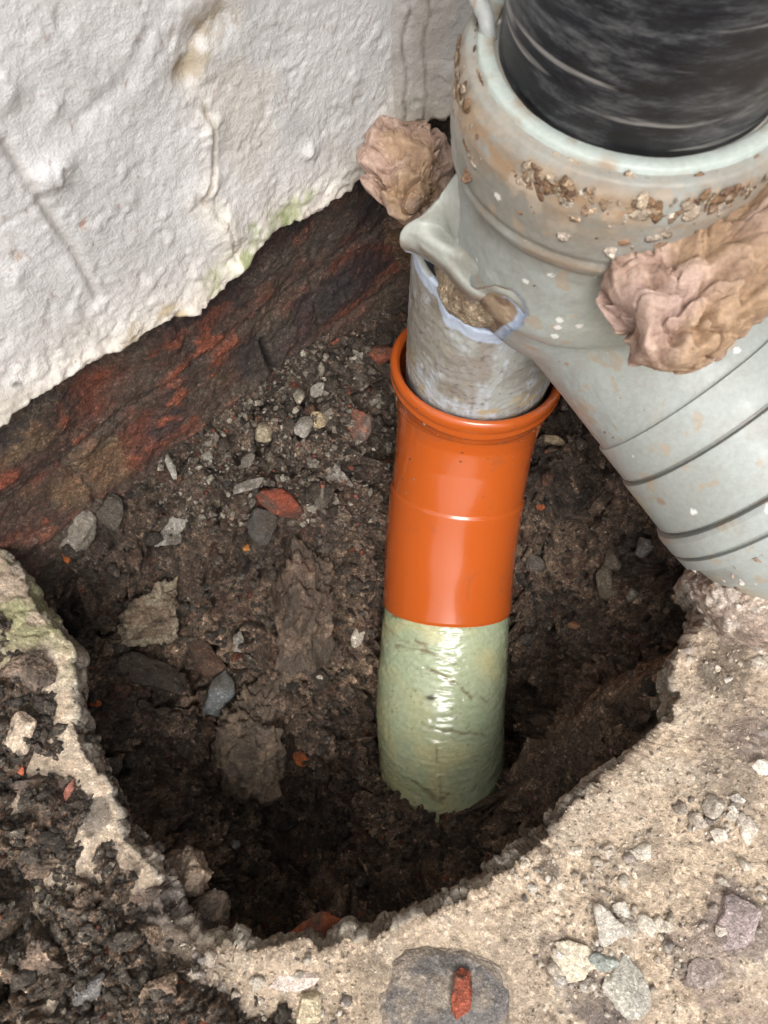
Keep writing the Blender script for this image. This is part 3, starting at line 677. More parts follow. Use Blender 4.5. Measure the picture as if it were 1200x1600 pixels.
cpz = np.column_stack([np.cos(ph), np.sin(ph), ph*0]); ztop = ztop+.002*fbm(cpz, 9, 4, 192)
ztop = np.minimum(ztop, .143)
t = np.linspace(0, 1, nz)[:, None]; zb = -.035
Zc = zb+(ztop[None]-zb)*t
pts = np.stack([np.cos(ph)[None]+0*t, np.sin(ph)[None]+0*t, Zc], -1).reshape(-1, 3)
qd = np.column_stack([pts[:, 0]*rb, pts[:, 1]*rb, pts[:, 2]])
def dirtcol(q, Zf, top_t):
    c = mix(np.array([.40, .415, .39])[None], (.27, .255, .225), smooth(fbm(q, 30, 4, 193), -.3, .3))
    c = mix(c, (.50, .54, .58), smooth(fbm(q*np.array([1, 1, .35])+.05*q[:, [2, 0, 1]], 130, 5, 194, .65), .05, .3)*.8)
    dm = smooth(fbm(q*np.array([1, 1, .5])+.2*q[:, [1, 2, 0]], 34, 5, 195, .65), -.02, .3)
    c = mix(c, (.25, .21, .165), dm*.7)
    c = mix(c, (.46, .37, .20), smooth(fbm(q*np.array([1, 1, 2.]), 60, 4, 196), .12, .32)*smooth(-Zf, -.07, -.03)*.8)
    c = mix(c, (.10, .085, .075), smooth(-Zf, -.022, -.008)*.85)
    c = mix(c, (.12, .10, .08), smooth(fbm(q, 300, 3, 197), .4, .55)*.6)
    return c, dm
dc, dm = dirtcol(qd, pts[:, 2], None)
rr0 = rb+.0007*dm*fbm(qd, 90, 4, 198)+.0006*fbm(qd, 250, 3, 199)+np.repeat(0, len(qd))
outer = np.column_stack([BX[0]+pts[:, 0]*rr0, BX[1]+pts[:, 1]*rr0, pts[:, 2]])
rin = rb-.0042
inner = np.column_stack([BX[0]+pts[:, 0]*rin, BX[1]+pts[:, 1]*rin, pts[:, 2]]).reshape(nz, nph, 3)[::-1].reshape(-1, 3)
edge_rows = []
for f in (.15, .85):
    rr1 = rb-.0042*f; edge_rows.append(np.column_stack([BX[0]+np.cos(ph)*rr1, BX[1]+np.sin(ph)*rr1, ztop+.0012]))
V = np.vstack([outer]+edge_rows+[inner]); blue = np.array([.52, .60, .74])
cc = np.vstack([dc, np.tile(mix(np.array([.36, .37, .35])[None], blue, (ph > ta.min()) & (ph < ta.max()+.2)), (2, 1)), np.tile([.40, .42, .44], (nz*nph, 1))])
# freshly torn pale blue margin on the outside, too
rim_m = smooth(-(ztop[None]-Zc).ravel(), -.0095, -.0075)*smooth(-np.abs(np.tile(ph, nz)+1.65), -1.35, -1.2); cc[:nz*nph] = mix(cc[:nz*nph], blue*.95, rim_m*.9)
mesh_obj('spigot', V, grid_faces(nz*2+2, nph, True), M_PVC, fit, cc)

# torn, curled lip of the shell
def a_hit(u, v, r=.0630):
    rr = ray(u, v); a2 = rr[0]**2+rr[1]**2; o = C0[:2]-AX; b2 = 2*(o@rr[:2]); c2 = o@o-r*r; D_ = max(b2*b2-4*a2*c2, 0)
    return (-b2-math.sqrt(D_))/(2*a2)
gridpx = [
 [(722,262,0.004),(748,330,0.004),(785,385,.006),(822,432,.012),(858,470,.020),(890,512,.030)],
 [(700,292,0.000),(722,345,-.001),(758,392,.001),(795,436,.006),(832,470,.014),(864,520,.024)],
 [(676,322,-.002),(700,362,-.003),(734,402,-.001),(770,442,.003),(806,468,.009),(838,508,.018)],
 [(648,345,.392),(678,372,.385),(712,404,.380),(748,446,.380),(792,461,.384),(826,498,.393)],
 [(629,362,.399),(662,380,.392),(698,408,.387),(738,453,.386),(786,463,.389),(819,499,.397)],
 [(626,380,.405),(656,393,.402),(694,417,.398),(735,461,.396),(785,467,.396),(816,503,.403)],
 [(634,393,.413),(662,402,.414),(698,424,.412),(738,466,.408),(787,471,.406),(815,506,.410)]]
gridpx = [[(u, v, d if d > .1 else a_hit(u, v)+d) for (u, v, d) in row] for row in gridpx]
GP = np.array([[P(*t) for t in r] for r in gridpx])
def upsample(G_, n):
    A = np.array([cr_spline(G_[i], n) for i in range(len(G_))]); A = np.array([cr_spline(A[:, j], n) for j in range(A.shape[1])]).transpose(1, 0, 2); return A
L = upsample(GP, 14); ln, lm = L.shape[:2]; V = L.reshape(-1, 3)
V = V+.0012*np.stack([fbm(V, 60, 3, 200), fbm(V, 60, 3, 201), fbm(V, 60, 3, 202)], -1)
cL = mix(np.array([.50, .52, .475])[None], (.38, .36, .30), smooth(fbm(V, 50, 4, 203), 0, .4)*.8)
ri = np.repeat(np.arange(ln), lm)/ln; cL = mix(cL, (.26, .215, .17), smooth(ri, .66, .74)*.75*smooth(fbm(V, 80, 3, 204), -.5, 0)); cL = mix(cL*.84, (.48, .55, .66), smooth(ri, .93, .96))  # curl's underside darkened: dirt plus shade painted into the colour
lip = mesh_obj('torn_lip', V, grid_faces(ln, lm), M_PVC, fit, cL)
so = lip.modifiers.new('t', 'SOLIDIFY'); so.thickness = .0024; so.offset = 0

# ================================================================ BLACK PIPE
m, nt, b = mat_new('scuffed_black_plastic'); M_BLK = m
mp_ = node(nt, 'ShaderNodeMapping'); nt.links.new(coords(nt), mp_.inputs[0]); mp_.inputs['Scale'].default_value = (1, 1, 4.5); mp_.inputs['Rotation'].default_value = (R(12), R(-10), 0)
n1 = noise_n(nt, 22, 10, .78, mp_.outputs[0], .15); n2 = noise_n(nt, 6, 4, .6)
mp2 = node(nt, 'ShaderNodeMapping'); nt.links.new(coords(nt), mp2.inputs[0]); mp2.inputs['Scale'].default_value = (1, 1, 14); mp2.inputs['Rotation'].default_value = (R(8), R(-14), 0)
n3 = noise_n(nt, 14, 4, .5, mp2.outputs[0], .3)
c = ramp(nt, n1.outputs[0], [(.43, (.004, .005, .007)), (.50, (.012, .014, .018)), (.58, (.05, .054, .058)), (.70, (.15, .147, .137))]).outputs[0]
c = mixc(nt, ramp(nt, n3.outputs[0], [(.60, (0, 0, 0)), (.68, (.55,)*3)]).outputs[0], c, (.33, .32, .30))
c = mixc(nt, ramp(nt, n2.outputs[0], [(.52, (0, 0, 0)), (.75, (.16,)*3)]).outputs[0], c, (.20, .18, .15))
nt.links.new(c, b.inputs['Base Color']); b.inputs['Roughness'].default_value = .38; b.inputs['Specular IOR Level'].default_value = .28
bump(nt, b, [(n3.outputs[0], .15, .001), (n1.outputs[0], .1, .001)])
V, F = lathe(A3(0), (0, 0, 1), [(.20, .0548), (1.25, .0548), (1.25, .0505), (.20, .0505)], 160)
blk = mesh_obj('waste_pipe', V, F, M_BLK, origin=A3(.296)); tag(blk, 'wide scuffed black plastic pipe standing in the grey socket', 'pipe')

# ================================================================ lumps, stones
_ico = {}
def ico(sub):
    if sub not in _ico:
        b_ = bmesh.new(); bmesh.ops.create_icosphere(b_, subdivisions=sub, radius=1)
        b_.verts.index_update(); _ico[sub] = (np.array([v.co[:] for v in b_.verts]), np.array([[v.index for v in f.verts] for f in b_.faces])); b_.free()
    v, f = _ico[sub]; return v.copy(), f
def outline_lump(name, pts, depth, thick, sub, colf, mat, crumple, seed, parent=None, tilt=0):
    """solid lump whose silhouette follows pts (photo px), standing at its own depth"""
    pts = np.array(pts, float); c = pts.mean(0); d = pts-c; an = np.arctan2(-d[:, 1], d[:, 0]); o = np.argsort(an); an = an[o]; rd_ = np.hypot(d[o, 0], d[o, 1])
    an = np.r_[an[-1]-2*np.pi, an, an[0]+2*np.pi]; rd_ = np.r_[rd_[-1], rd_, rd_[0]]
    v, f = ico(sub); A_ = np.arctan2(v[:, 1], v[:, 0]); rr = np.interp(A_, an, rd_)/1200*depth
    ctr = P(c[0], c[1], depth); n0 = ray(c[0], c[1]); n0 = n0/np.linalg.norm(n0)
    xa = np.cross(n0, U_); xa /= np.linalg.norm(xa); xa = xa if xa[0] > 0 else -xa; ua = np.cross(xa, n0); ua = ua if ua@U_ > 0 else -ua
    V = v[:, 0, None]*rr[:, None]*xa+v[:, 1, None]*rr[:, None]*ua-v[:, 2, None]*thick*n0
    if tilt: V = V-n0*(tilt*(V@xa))[:, None]
    V, colr = crumple(V, v, seed); colr = colf(V, colr) if colf else colr
    return mesh_obj(name, V+ctr, f, mat, None, colr, True, ctr)
def crumple_foam(V, v, seed):
    p = V+seed; rg = np.random.default_rng(seed); q = warp(p, .006, 28, seed)
    d = np.zeros(len(V)); fold = np.zeros(len(V))
    for k_ in range(16):
        f_ = (14, 22, 38, 65)[k_//4]*rg.uniform(.8, 1.3); a_ = (.0065, .0045, .0026, .0013)[k_//4]
        dr_ = rg.normal(size=3); dr_ /= np.linalg.norm(dr_); x = (q+.35*warp(p, .004, 60, seed+k_) if k_ > 7 else q)@dr_*f_+rg.random()
        t_ = np.abs(x-np.floor(x)-.5)*2; m_ = smooth(vnoise(p*f_*1.1+k_*5.1, seed+k_), -.5, .3)
        d += a_*(t_-.5)*m_; fold += (smooth(t_, .85, 1)-smooth(-t_, -.12, 0))*m_*(.5, .6, .7, .6)[k_//4]
    r3 = np.abs(fbm(warp(p, .016, 26, seed+11), 30, 3, seed+12, .5)); r4 = np.abs(fbm(warp(p, .009, 60, seed+14), 70, 3, seed+15, .5))
    d = d*1.3+.006*fbm(warp(p, .012, 30, seed+5), 24, 3, seed+6)-.006*smooth(-r3, -.075, 0)-.0022*smooth(-r4, -.07, 0)
    fold = fold-.9*smooth(-r3, -.06, 0)-.6*smooth(-r4, -.05, 0)+.35*smooth(r4, .12, .3)
    d += .0009*fbm(p, 230, 4, seed+4, .65)
    c = mix(np.array([.40, .275, .225])[None], (.52, .385, .325), smooth(fold, .0, .8))
    c = mix(c, (.20, .125, .09), smooth(-fold, .15, .9)*.75)
    c = mix(c, (.42, .285, .17), smooth(fbm(p, 16, 3, seed+7), -.05, .25)*.7)
    c = mix(c, (.26, .17, .12), smooth(fbm(p, 60, 5, seed+8, .65), .08, .4)*.6)
    c = mix(c, (.50, .37, .34), smooth(fbm(p, 35, 3, seed+9), .1, .4)*.6)
    c = c*np.array([.84, .82, .78])
    return V+v*d[:, None]/np.linalg.norm(v, axis=1, keepdims=True), c
o = outline_lump('foam_lump', [(928,455),(946,424),(980,408),(1022,398),(1050,366),(1080,348),(1110,340),(1160,322),(1215,300),(1290,330),(1310,420),(1260,490),(1200,515),(1140,540),(1090,562),(1050,585),(1015,588),(978,568),(980,535),(965,512),(945,475)], .322, .040, 7, None, M_FOAM, crumple_foam, 3)
tag(o, 'large crumpled brown foam lump resting on the grey branch at the right', 'foam')
o = outline_lump('foam_lump', [(582,248),(588,224),(614,210),(650,206),(700,212),(715,260),(695,305),(665,330),(632,348),(606,332),(584,302),(580,270)], .455, .030, 7, None, M_FOAM, crumple_foam, 3)
tag(o, 'small crumpled pinkish brown foam lump wedged between wall corner and grey fitting', 'foam')

def stone_mesh(seed, size, sub=4, nplanes=14, rough=.12):
    rng = np.random.default_rng(seed); v, f = ico(sub)
    n = rng.normal(size=(nplanes, 3)); n /= np.linalg.norm(n, axis=1, keepdims=True); dd = rng.uniform(.62, 1., nplanes)
    k = v@n.T; r = np.min(np.where(k > .05, dd/np.maximum(k, .05), 9), 1); r = np.minimum(r, 1.35)
    V = v*r[:, None]; V = V*np.array(size)
    sc_ = max(size)
    p = V/sc_+seed*1.7
    V = V*(1+rough*fbm(p, 1.6, 4, seed, .55)+rough*.4*fbm(p, 7, 3, seed+1))[:, None]
    return V, f, p
def place_stone(u, v, w_px, h_px, rot, colr, name, label, cat, where='pit', flat=.55, mat=M_STONE, seed=0, sub=4, mud=.4, col2=None, sink=.25, z=None, group=None, rough=.12):
    if z is not None: c = G(u, v, z); nrm = np.array([0, 0, 1.])
    elif where == 'pit': c, nrm = on_pit(u, v)
    elif where == 'slab': c = on_slab(u, v); nrm = np.array([0, 0, 1.])
    else:
        j = np.argmin((HUV[:, 0]-u)**2+(HUV[:, 1]-v)**2); c = HV[j]; nrm = np.array([0, 0, 1.])
    d = (c-C0)@F_; a, b_ = w_px/2/1200*d, h_px/2/1200*d; th_ = flat*min(a, b_)*1.15
    V, f, p = stone_mesh(seed+int(u)+int(v)*3, (a, b_, th_), sub, rough=rough)
    # lie roughly between the local surface and the view, long side turned by rot in the picture
    n0 = -ray(u, v); n0 /= np.linalg.norm(n0); nn = nrm*.6+n0*.7; nn /= np.linalg.norm(nn)
    xa = math.cos(R(rot))*X_+math.sin(R(rot))*U_; xa = xa-nn*(xa@nn); xa /= np.linalg.norm(xa); ya = np.cross(nn, xa)
    V = V[:, :1]*xa+V[:, 1:2]*ya+V[:, 2:]*nn
    q = V+np.array([u, v, 0])*.01
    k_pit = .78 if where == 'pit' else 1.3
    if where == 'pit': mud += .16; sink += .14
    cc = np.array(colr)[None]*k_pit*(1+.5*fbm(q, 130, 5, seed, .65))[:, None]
    if sub >= 6 and where != 'slab':
        ds, cs_, _ = soil_disp(q*1.0+seed*.37, .35); L_ = np.linalg.norm(V, axis=1, keepdims=True)
        V = V+V/L_*(np.clip(ds, -.012, .012)*.22)[:, None]*(L_/max(a, b_)); cc = mix(cc, cs_*(np.mean(colr)/.075)**.6, .65 if name == 'soil_clod' else .4)
    else:
        V = V*(1+.10*fbm(q, 160, 4, seed+9, .6)+.05*fbm(q, 500, 3, seed+10))[:, None]
    if col2 is not None: cc = mix(cc, col2, smooth(fbm(q, 45, 3, seed+3), -.05, .12))
    cc = mix(cc, (.07, .055, .042), smooth(fbm(q, 70, 4, seed+5), .25-mud, .55-mud*.3)*.8)
    ctr = c+nn*th_*(.5-sink)
    o = mesh_obj(name, V+ctr, f, mat, None, cc, True, ctr)
    return tag(o, label, cat, group)
GRY = (.26, .24, .21); PALE = (.40, .37, .32); RED = (.26, .065, .035); TAN = (.42, .33, .2); WHT = (.62, .55, .45); MUDC = (.075, .058, .045)
S = [
 (441,790,86,48,-25,RED,'brick_fragment','largest dull red brick fragment on the soil slope left of the orange pipe','brick',{'mud':.25,'flat':.6}),
 (563,664,40,50,5,(.24,.17,.14),'brick_fragment','squarish grey and orange brick piece close left of the orange collar','brick',{'col2':(.45,.14,.07),'mud':.1,'flat':.8}),
 (594,553,38,34,20,(.36,.12,.07),'brick_fragment','red brick chip just left of the orange collar rim','brick',{'mud':.2}),
 (268,838,60,32,45,PALE,'stone','pale grey oyster shaped flake on dark soil at the left of the slope','stone',{'flat':.3}),
 (380,757,62,22,22,PALE,'stone','long pale jagged flake above the largest red brick fragment','stone',{'flat':.35}),
 (273,732,12,42,18,(.42,.40,.34),'stone','thin upright pale sliver near the foot of the brickwork','stone',{'flat':.5}),
 (122,830,50,90,-22,(.24,.21,.17),'stone','long curved grey brown stone with orange tip at the far left of the pit','stone',{'mud':.0,'flat':.5,'sink':-.45}),
 (105,868,16,28,-10,(.50,.15,.04),'brick_fragment','bright orange brick point at the lower tip of the long curved stone','brick',{'mud':-.1,'sink':-.7}),
 (173,795,42,52,-10,(.17,.155,.13),'stone','rounded square grey stone right of the long curved stone','stone',{'mud':.4,'flat':.5}),
 (463,611,24,26,60,(.46,.40,.31),'stone','pale buff pebble lying high on the slope by the brickwork','stone',{}),
 (410,678,30,28,0,(.46,.38,.26),'stone','yellowish buff stone in the middle of the upper slope','stone',{}),
 (505,660,38,26,20,TAN,'stone','tan mortar chip with yellow face left of the squarish brick piece','mortar',{'flat':.4}),
 (482,668,24,40,-25,PALE,'stone','upright pale grey stone leaning against the tan mortar chip','stone',{}),
 (498,608,28,18,40,(.36,.33,.28),'stone','pale flat chip right of the buff pebble high on the slope','stone',{'flat':.4}),
 (527,738,28,18,40,PALE,'stone','pale crumbly chip below the squarish brick piece','stone',{}),
 (540,752,28,14,-40,PALE,'stone','narrow pale chip directly beside the orange pipe slope','stone',{'flat':.5}),
 (505,775,22,38,10,(.27,.24,.19),'stone','oval greyish stone right of the largest red brick fragment','stone',{}),
 (383,720,24,26,0,(.32,.30,.26),'stone','light grey lump right of the yellowish buff stone','stone',{}),
 (330,715,16,16,0,(.38,.35,.30),'stone','small pale pebble left of the light grey lump','stone',{}),
 (562,560,32,18,35,PALE,'stone','pale angular flake beside the red chip near the collar','stone',{'flat':.35}),
 (557,995,17,34,-25,WHT,'stone','clean cream coloured shard standing alone just left of the orange and green joint','stone',{'mud':-.1,'flat':.4}),
 (504,1058,10,9,0,WHT,'stone','tiny cream pebble below left of the cream coloured shard','stone',{'mud':-.1}),
 (375,1003,20,34,-25,PALE,'stone','small pale stone above the bluish grey stone in the pit','stone',{'mud':.1}),
 (350,1075,46,72,-12,(.19,.20,.20),'stone','bluish grey rough stone above the big muddy boulder','stone',{'mud':.15}),
 (398,1155,125,150,-20,(.105,.085,.062),'boulder','big brown muddy boulder in the middle of the pit left of the green pipe','stone',{'mud':.2,'sub':6,'sink':-.3,'flat':.75,'rough':.45}),
 (245,965,120,90,35,(.12,.095,.065),'boulder','brown angular rock below the pale oyster shaped flake','stone',{'mud':.1,'sub':6,'flat':.7,'rough':.4,'sink':-.2,'col2':(.24,.20,.14)}),
 (475,965,105,170,-12,(.075,.06,.05),'soil_clod','big cracked dark soil clod left of the orange and green joint','soil clod',{'mud':.5,'sub':6,'flat':.7,'rough':.5,'sink':-.25}),
 (245,1060,120,50,-10,(.065,.05,.04),'soil_clod','flat dark soil clod below the brown angular rock','soil clod',{'mud':.5,'sub':5,'rough':.25}),
 (325,1030,80,45,-30,(.13,.075,.05),'stone','reddish brown stone touching the bluish grey stone','stone',{'mud':.3,'sub':5}),
 (290,1372,88,80,-20,(.24,.20,.155),'boulder','grey brown rock at the lower left edge of the pit against the concrete','stone',{'mud':-.1,'sub':6,'flat':.8,'rough':.2,'z':-.045}),
 (322,1428,96,80,-20,(.20,.185,.16),'boulder','darker grey rock just below and right of the grey brown rock','stone',{'mud':-.05,'sub':6,'flat':.8,'rough':.2,'z':-.05}),
 (490,1455,96,40,22,(.34,.10,.045),'brick_fragment','rusty red brick fragment against the near concrete edge','brick',{'mud':.2,'sink':0.,'z':-.035,'sub':5}),
 (237,1338,30,30,0,(.35,.10,.04),'brick_fragment','dark orange brick piece above the grey brown rock','brick',{'mud':.2}),
 (468,1182,36,20,-5,(.45,.13,.04),'brick_fragment','orange brick sliver right of the big muddy boulder','brick',{'mud':.1}),
 (148,1097,18,12,0,(.50,.13,.04),'brick_fragment','small orange chip near the left concrete edge of the pit','brick',{'mud':0}),
 (180,1190,36,30,30,(.20,.17,.13),'stone','small brown stone just inside the left concrete edge','stone',{}),
 (371,1315,16,16,0,(.36,.36,.35),'stone','small pale pebble deep in the darkest bottom of the pit','stone',{'mud':.1}),
 (843,795,18,16,0,(.42,.12,.05),'brick_fragment','small red chip right of the orange pipe','brick',{'mud':.1}),
 (857,684,44,18,-15,(.38,.30,.19),'stone','tan flat stone tucked beneath the right side of the orange collar','stone',{'mud':.1,'flat':.4}),
 (1008,852,28,26,0,(.17,.165,.155),'stone','round dark grey pebble under the grey branch near its rings','stone',{'mud':.2}),
 (962,880,30,34,20,(.16,.13,.1),'stone','brown stone in shadow below the grey branch','stone',{'mud':.3}),
 (982,930,20,20,0,(.26,.24,.2),'stone','light grey pebble below the brown shadowed stone','stone',{'mud':.1}),
 (945,905,40,50,20,(.20,.17,.125),'stone','angular tan brown rock in the dark right side of the pit','stone',{'mud':.25,'sub':5}),
 (897,972,20,14,20,(.34,.18,.09),'stone','small orange brown stone right of the orange pipe end','stone',{'mud':.1}),
 (830,1000,28,20,0,(.13,.11,.09),'stone','dull brown stone close right of the green pipe top','stone',{}),
 (1024,1095,16,22,0,(.30,.25,.19),'stone','small tan pebble near the right concrete edge of the pit','stone',{'mud':.1}),
 (888,1198,22,22,0,(.16,.17,.18),'stone','dark bluish pebble on the soil ridge right of the green pipe','stone',{'mud':.1}),
 (822,1300,26,34,20,(.21,.16,.115),'stone','brown pebble near the concrete edge below the green pipe','stone',{'mud':.15}),
 (840,880,30,30,0,(.15,.13,.11),'stone','grey brown stone right of the orange pipe below the red chip','stone',{}),
 (420,820,44,50,0,(.10,.09,.08),'stone','dark grey stone right under the largest red brick fragment','stone',{}),
 (383,858,12,10,0,(.5,.2,.05),'brick_fragment','tiny bright orange chip in the middle of the pit slope','brick',{'mud':0}),
]
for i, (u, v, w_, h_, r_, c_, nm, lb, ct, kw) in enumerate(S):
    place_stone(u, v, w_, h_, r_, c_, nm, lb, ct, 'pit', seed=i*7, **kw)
S2 = [
 (901,1330,22,14,20,WHT,'smooth pale oval pebble highest of the stones near the concrete edge'),
 (1005,1331,28,22,0,(.55,.5,.42),'round pale pebble with darker rim right of the loose pebbles'),
 (947,1332,20,20,0,(.50,.42,.34),'pinkish pebble in the upper loose cluster on the concrete'),
 (938,1350,18,14,0,(.47,.37,.28),'brownish pebble directly under the pinkish pebble'),
 (968,1420,26,20,0,(.52,.48,.41),'rounded beige pebble at the top of the middle gravel group'),
 (946,1442,40,42,10,(.50,.46,.40),'big pale angular stone on the left of the middle gravel group'),
 (980,1450,32,28,-20,(.50,.45,.38),'pale stone in the centre of the middle gravel group'),
 (1008,1446,24,24,0,(.54,.49,.41),'light stone on the right of the middle gravel group'),
 (1028,1446,26,18,-15,(.58,.52,.43),'flat cream chip at the right end of the middle gravel group'),
 (892,1500,60,50,-25,(.56,.49,.38),'large cream triangular stone near the bottom of the concrete'),
 (975,1535,60,62,10,(.40,.38,.33),'large greyish stone near the bottom right of the clay patch'),
 (940,1500,36,26,0,(.30,.32,.29),'greenish grey stone between the two large bottom stones'),
 (1115,1258,30,30,0,(.42,.37,.31),'largest rounded stone of the upper right gravel nest'),
 (1090,1285,26,20,10,(.40,.34,.28),'brown stone at the left of the upper right gravel nest'),
 (1145,1275,20,18,0,(.50,.45,.38),'small pale stone at the middle of the upper right gravel nest'),
 (1120,1300,26,18,10,(.54,.48,.41),'flat pale stone at the bottom of the upper right gravel nest'),
 (1172,1295,22,34,0,(.56,.50,.42),'upright cream stone at the right of the upper right gravel nest'),
 (1150,1248,18,16,0,(.52,.48,.42),'little grey white stone at the top of the upper right gravel nest'),
 (1188,1198,20,22,-20,(.62,.57,.5),'cream chip near the right edge of the picture on bare concrete'),
 (1130,952,16,20,0,(.55,.47,.42),'pinkish white stone on the mortar below the grey branch'),
 (1192,982,22,14,-10,(.55,.30,.12),'orange pebble at the right edge below the grey branch'),
 (1150,1450,70,60,35,(.33,.27,.26),'purplish grey rock half buried in the lower right concrete'),
 (1100,1520,60,46,35,(.34,.28,.25),'long purplish brown stone beside the half buried purplish rock'),
 (1125,1455,20,16,0,(.55,.48,.42),'pale chip lying on the purplish half buried rock'),
 (1045,1448,18,18,0,(.5,.45,.37),'small buff pebble between gravel group and purplish rock'),
 (455,1535,80,28,5,(.60,.50,.44),'long pinkish white flake near the bottom left of the clay patch'),
 (485,1575,42,46,30,(.50,.42,.29),'wedge shaped cream stone under the long pinkish white flake'),
 (820,1350,16,12,0,(.5,.42,.33),'small buff pebble close to the broken concrete edge'),
 (873,1490,14,14,0,(.68,.62,.58),'small white chip touching the large cream triangular stone'),
]
for i, (u, v, w_, h_, r_, c_, lb) in enumerate(S2):
    place_stone(u, v, w_*1.12, h_*1.12, r_, c_, 'stone', lb, 'stone', 'slab', seed=500+i*11, mud=-.35, sink=.02, sub=5 if w_ > 40 else 4, flat=.5 if w_ < 50 else .24)
place_stone(722, 1552, 34, 78, -14, (.26,.07,.04), 'brick_fragment', 'curved red brick fragment pressed into the grey clay patch', 'brick', 'slab', seed=900, mud=-.1, sub=5, flat=.5, z=.0065, sink=.45)
S3 = [
 (35,1140,50,70,-25,(.52,.42,.32),'stone','pale pinkish rounded stone in the soil heap at the left edge','stone'),
 (70,1230,95,60,10,(.13,.115,.105),'soil_clod','large grey clod in the middle of the left soil heap','soil clod'),
 (105,1240,12,42,-15,(.36,.15,.11),'brick_fragment','thin pinkish red brick sliver right of the large grey clod','brick'),
 (155,1335,14,26,-25,(.45,.13,.05),'brick_fragment','orange brick sliver low in the left soil heap','brick'),
 (50,1050,90,60,0,(.14,.125,.115),'soil_clod','crusty grey clod near the top of the left soil heap','soil clod'),
 (140,1540,60,30,25,(.18,.17,.16),'stone','slanting dark grey stone at the bottom of the left soil heap','stone'),
 (225,1400,60,50,0,(.13,.11,.10),'soil_clod','smooth grey clod at the right side of the left soil heap','soil clod'),
 (60,1500,70,50,0,(.15,.13,.11),'soil_clod','brown clod close to the bottom left corner','soil clod'),
 (130,1420,60,50,30,(.14,.115,.09),'soil_clod','brown clod in the lower middle of the left soil heap','soil clod'),
 (60,1350,60,44,0,(.11,.09,.075),'soil_clod','dark clod at the left edge below the large grey clod','soil clod'),
 (10,1065,20,18,0,(.5,.35,.22),'stone','small tan pebble at the left edge on the soil heap','stone'),
 (34,1205,8,14,0,(.5,.14,.07),'brick_fragment','tiny red speck of brick on the left soil heap','brick'),
 (250,1545,70,50,20,(.16,.13,.10),'soil_clod','brown clod near the bottom of the soil heap right part','soil clod'),
]
for i, (u, v, w_, h_, r_, c_, nm, lb, ct) in enumerate(S3):
    place_stone(u, v, w_, h_, r_, c_, nm, lb, ct, 'heap', seed=700+i*13, mud=.25 if nm == 'soil_clod' else .0, sub=6 if nm == 'soil_clod' else 5, flat=.6, rough=.25 if nm == 'soil_clod' else .12)

def bank_c(V, v, seed):
    p = V+seed; d, c, _ = soil_disp(p, .7); d = d+.007*fbm(p, 16, 4, seed, .55)
    c = mix(c*1.3+np.array([.10, .075, .052]), (.30, .24, .175), smooth(fbm(p, 26, 4, seed+1), .05, .4)*.45)
    return V+v*(d*.8)[:, None], c
o = outline_lump('soil_bank', [(1066,1005),(1012,1034),(950,1066),(905,1108),(850,1147),(808,1190),(790,1232),(772,1262),(735,1292),(690,1302),(680,1345),(770,1350),(870,1320),(970,1225),(1085,1110)], .615, .026, 7, None, M_SOIL, bank_c, 4, None, .55)
tag(o, 'brown sloping bank of crumbly soil between the green pipe and the concrete edge', 'soil bank')
# clay lump trodden flat on the concrete, and mortar under the branch
def flat_lump(name, pts, z, thick, colf, mat, seed, sub=6):
    pl_ = np.array([G(u, v, z)[:2] for u, v in pts]); c = pl_.mean(0); d = pl_-c; an = np.arctan2(d[:, 1], d[:, 0]); o = np.argsort(an); an = an[o]; rd_ = np.linalg.norm(d[o], axis=1)
    an = np.r_[an[-1]-2*np.pi, an, an[0]+2*np.pi]; rd_ = np.r_[rd_[-1], rd_, rd_[0]]
    v, f = ico(sub); A_ = np.arctan2(v[:, 1], v[:, 0]); rr = np.interp(A_, an, rd_); hz = np.abs(v[:, 2]); k_ = (1-hz**6)**.5 if False else np.sqrt(np.clip(1-hz**2, 0, 1))**.35
    hxy = np.hypot(v[:, 0], v[:, 1])+1e-9; rad_ = 1-(1-hxy)**1.0
    V = np.column_stack([v[:, 0]/hxy*rr*rad_, v[:, 1]/hxy*rr*rad_, np.sign(v[:, 2])*thick*np.clip(1-rad_**7, 0, 1)])
    V, colr = colf(V, v, seed); ctr = np.array([c[0], c[1], z])
    return mesh_obj(name, V+ctr, f, mat, None, colr, True, ctr)
def clay_c(V, v, seed):
    p = V+seed; d = .0022*fbm(p, 55, 5, seed, .6)+.0007*fbm(p, 260, 3, seed+1); cr = np.abs(fbm(warp(p, .004, 60, seed), 22, 3, seed+2))+.1*smooth(fbm(p, 25, 3, seed+5), -.1, -.2); d = d+.0015*fbm(p, 28, 3, seed+9)
    c = mix(np.array([.20, .185, .175])[None], (.14, .128, .12), smooth(fbm(p, 50, 4, seed+3), -.2, .3)); c = mix(c, (.36, .30, .235), smooth(fbm(p, 45, 5, seed+4, .6), .1, .4)*.7); rim_ = smooth(np.hypot(v[:, 0], v[:, 1])+.25*fbm(p, 60, 3, seed+8), .86, 1.02); c = mix(c, (.40, .33, .26), rim_*.7)
    V = V.copy(); V[:, 2] += d*np.sign(v[:, 2]); V[:, :2] *= (1+.16*fbm(p, 40, 5, seed+6, .6))[:, None]; return V, c
o = flat_lump('clay_lump', [(612,1512),(650,1486),(695,1478),(742,1486),(782,1512),(800,1550),(792,1600),(750,1640),(695,1655),(635,1640),(595,1600),(592,1552)], .0005, .0042, clay_c, M_STONE, 31)
tag(o, 'flat dark grey clay lump with cracks stuck on the concrete at the bottom', 'clay')
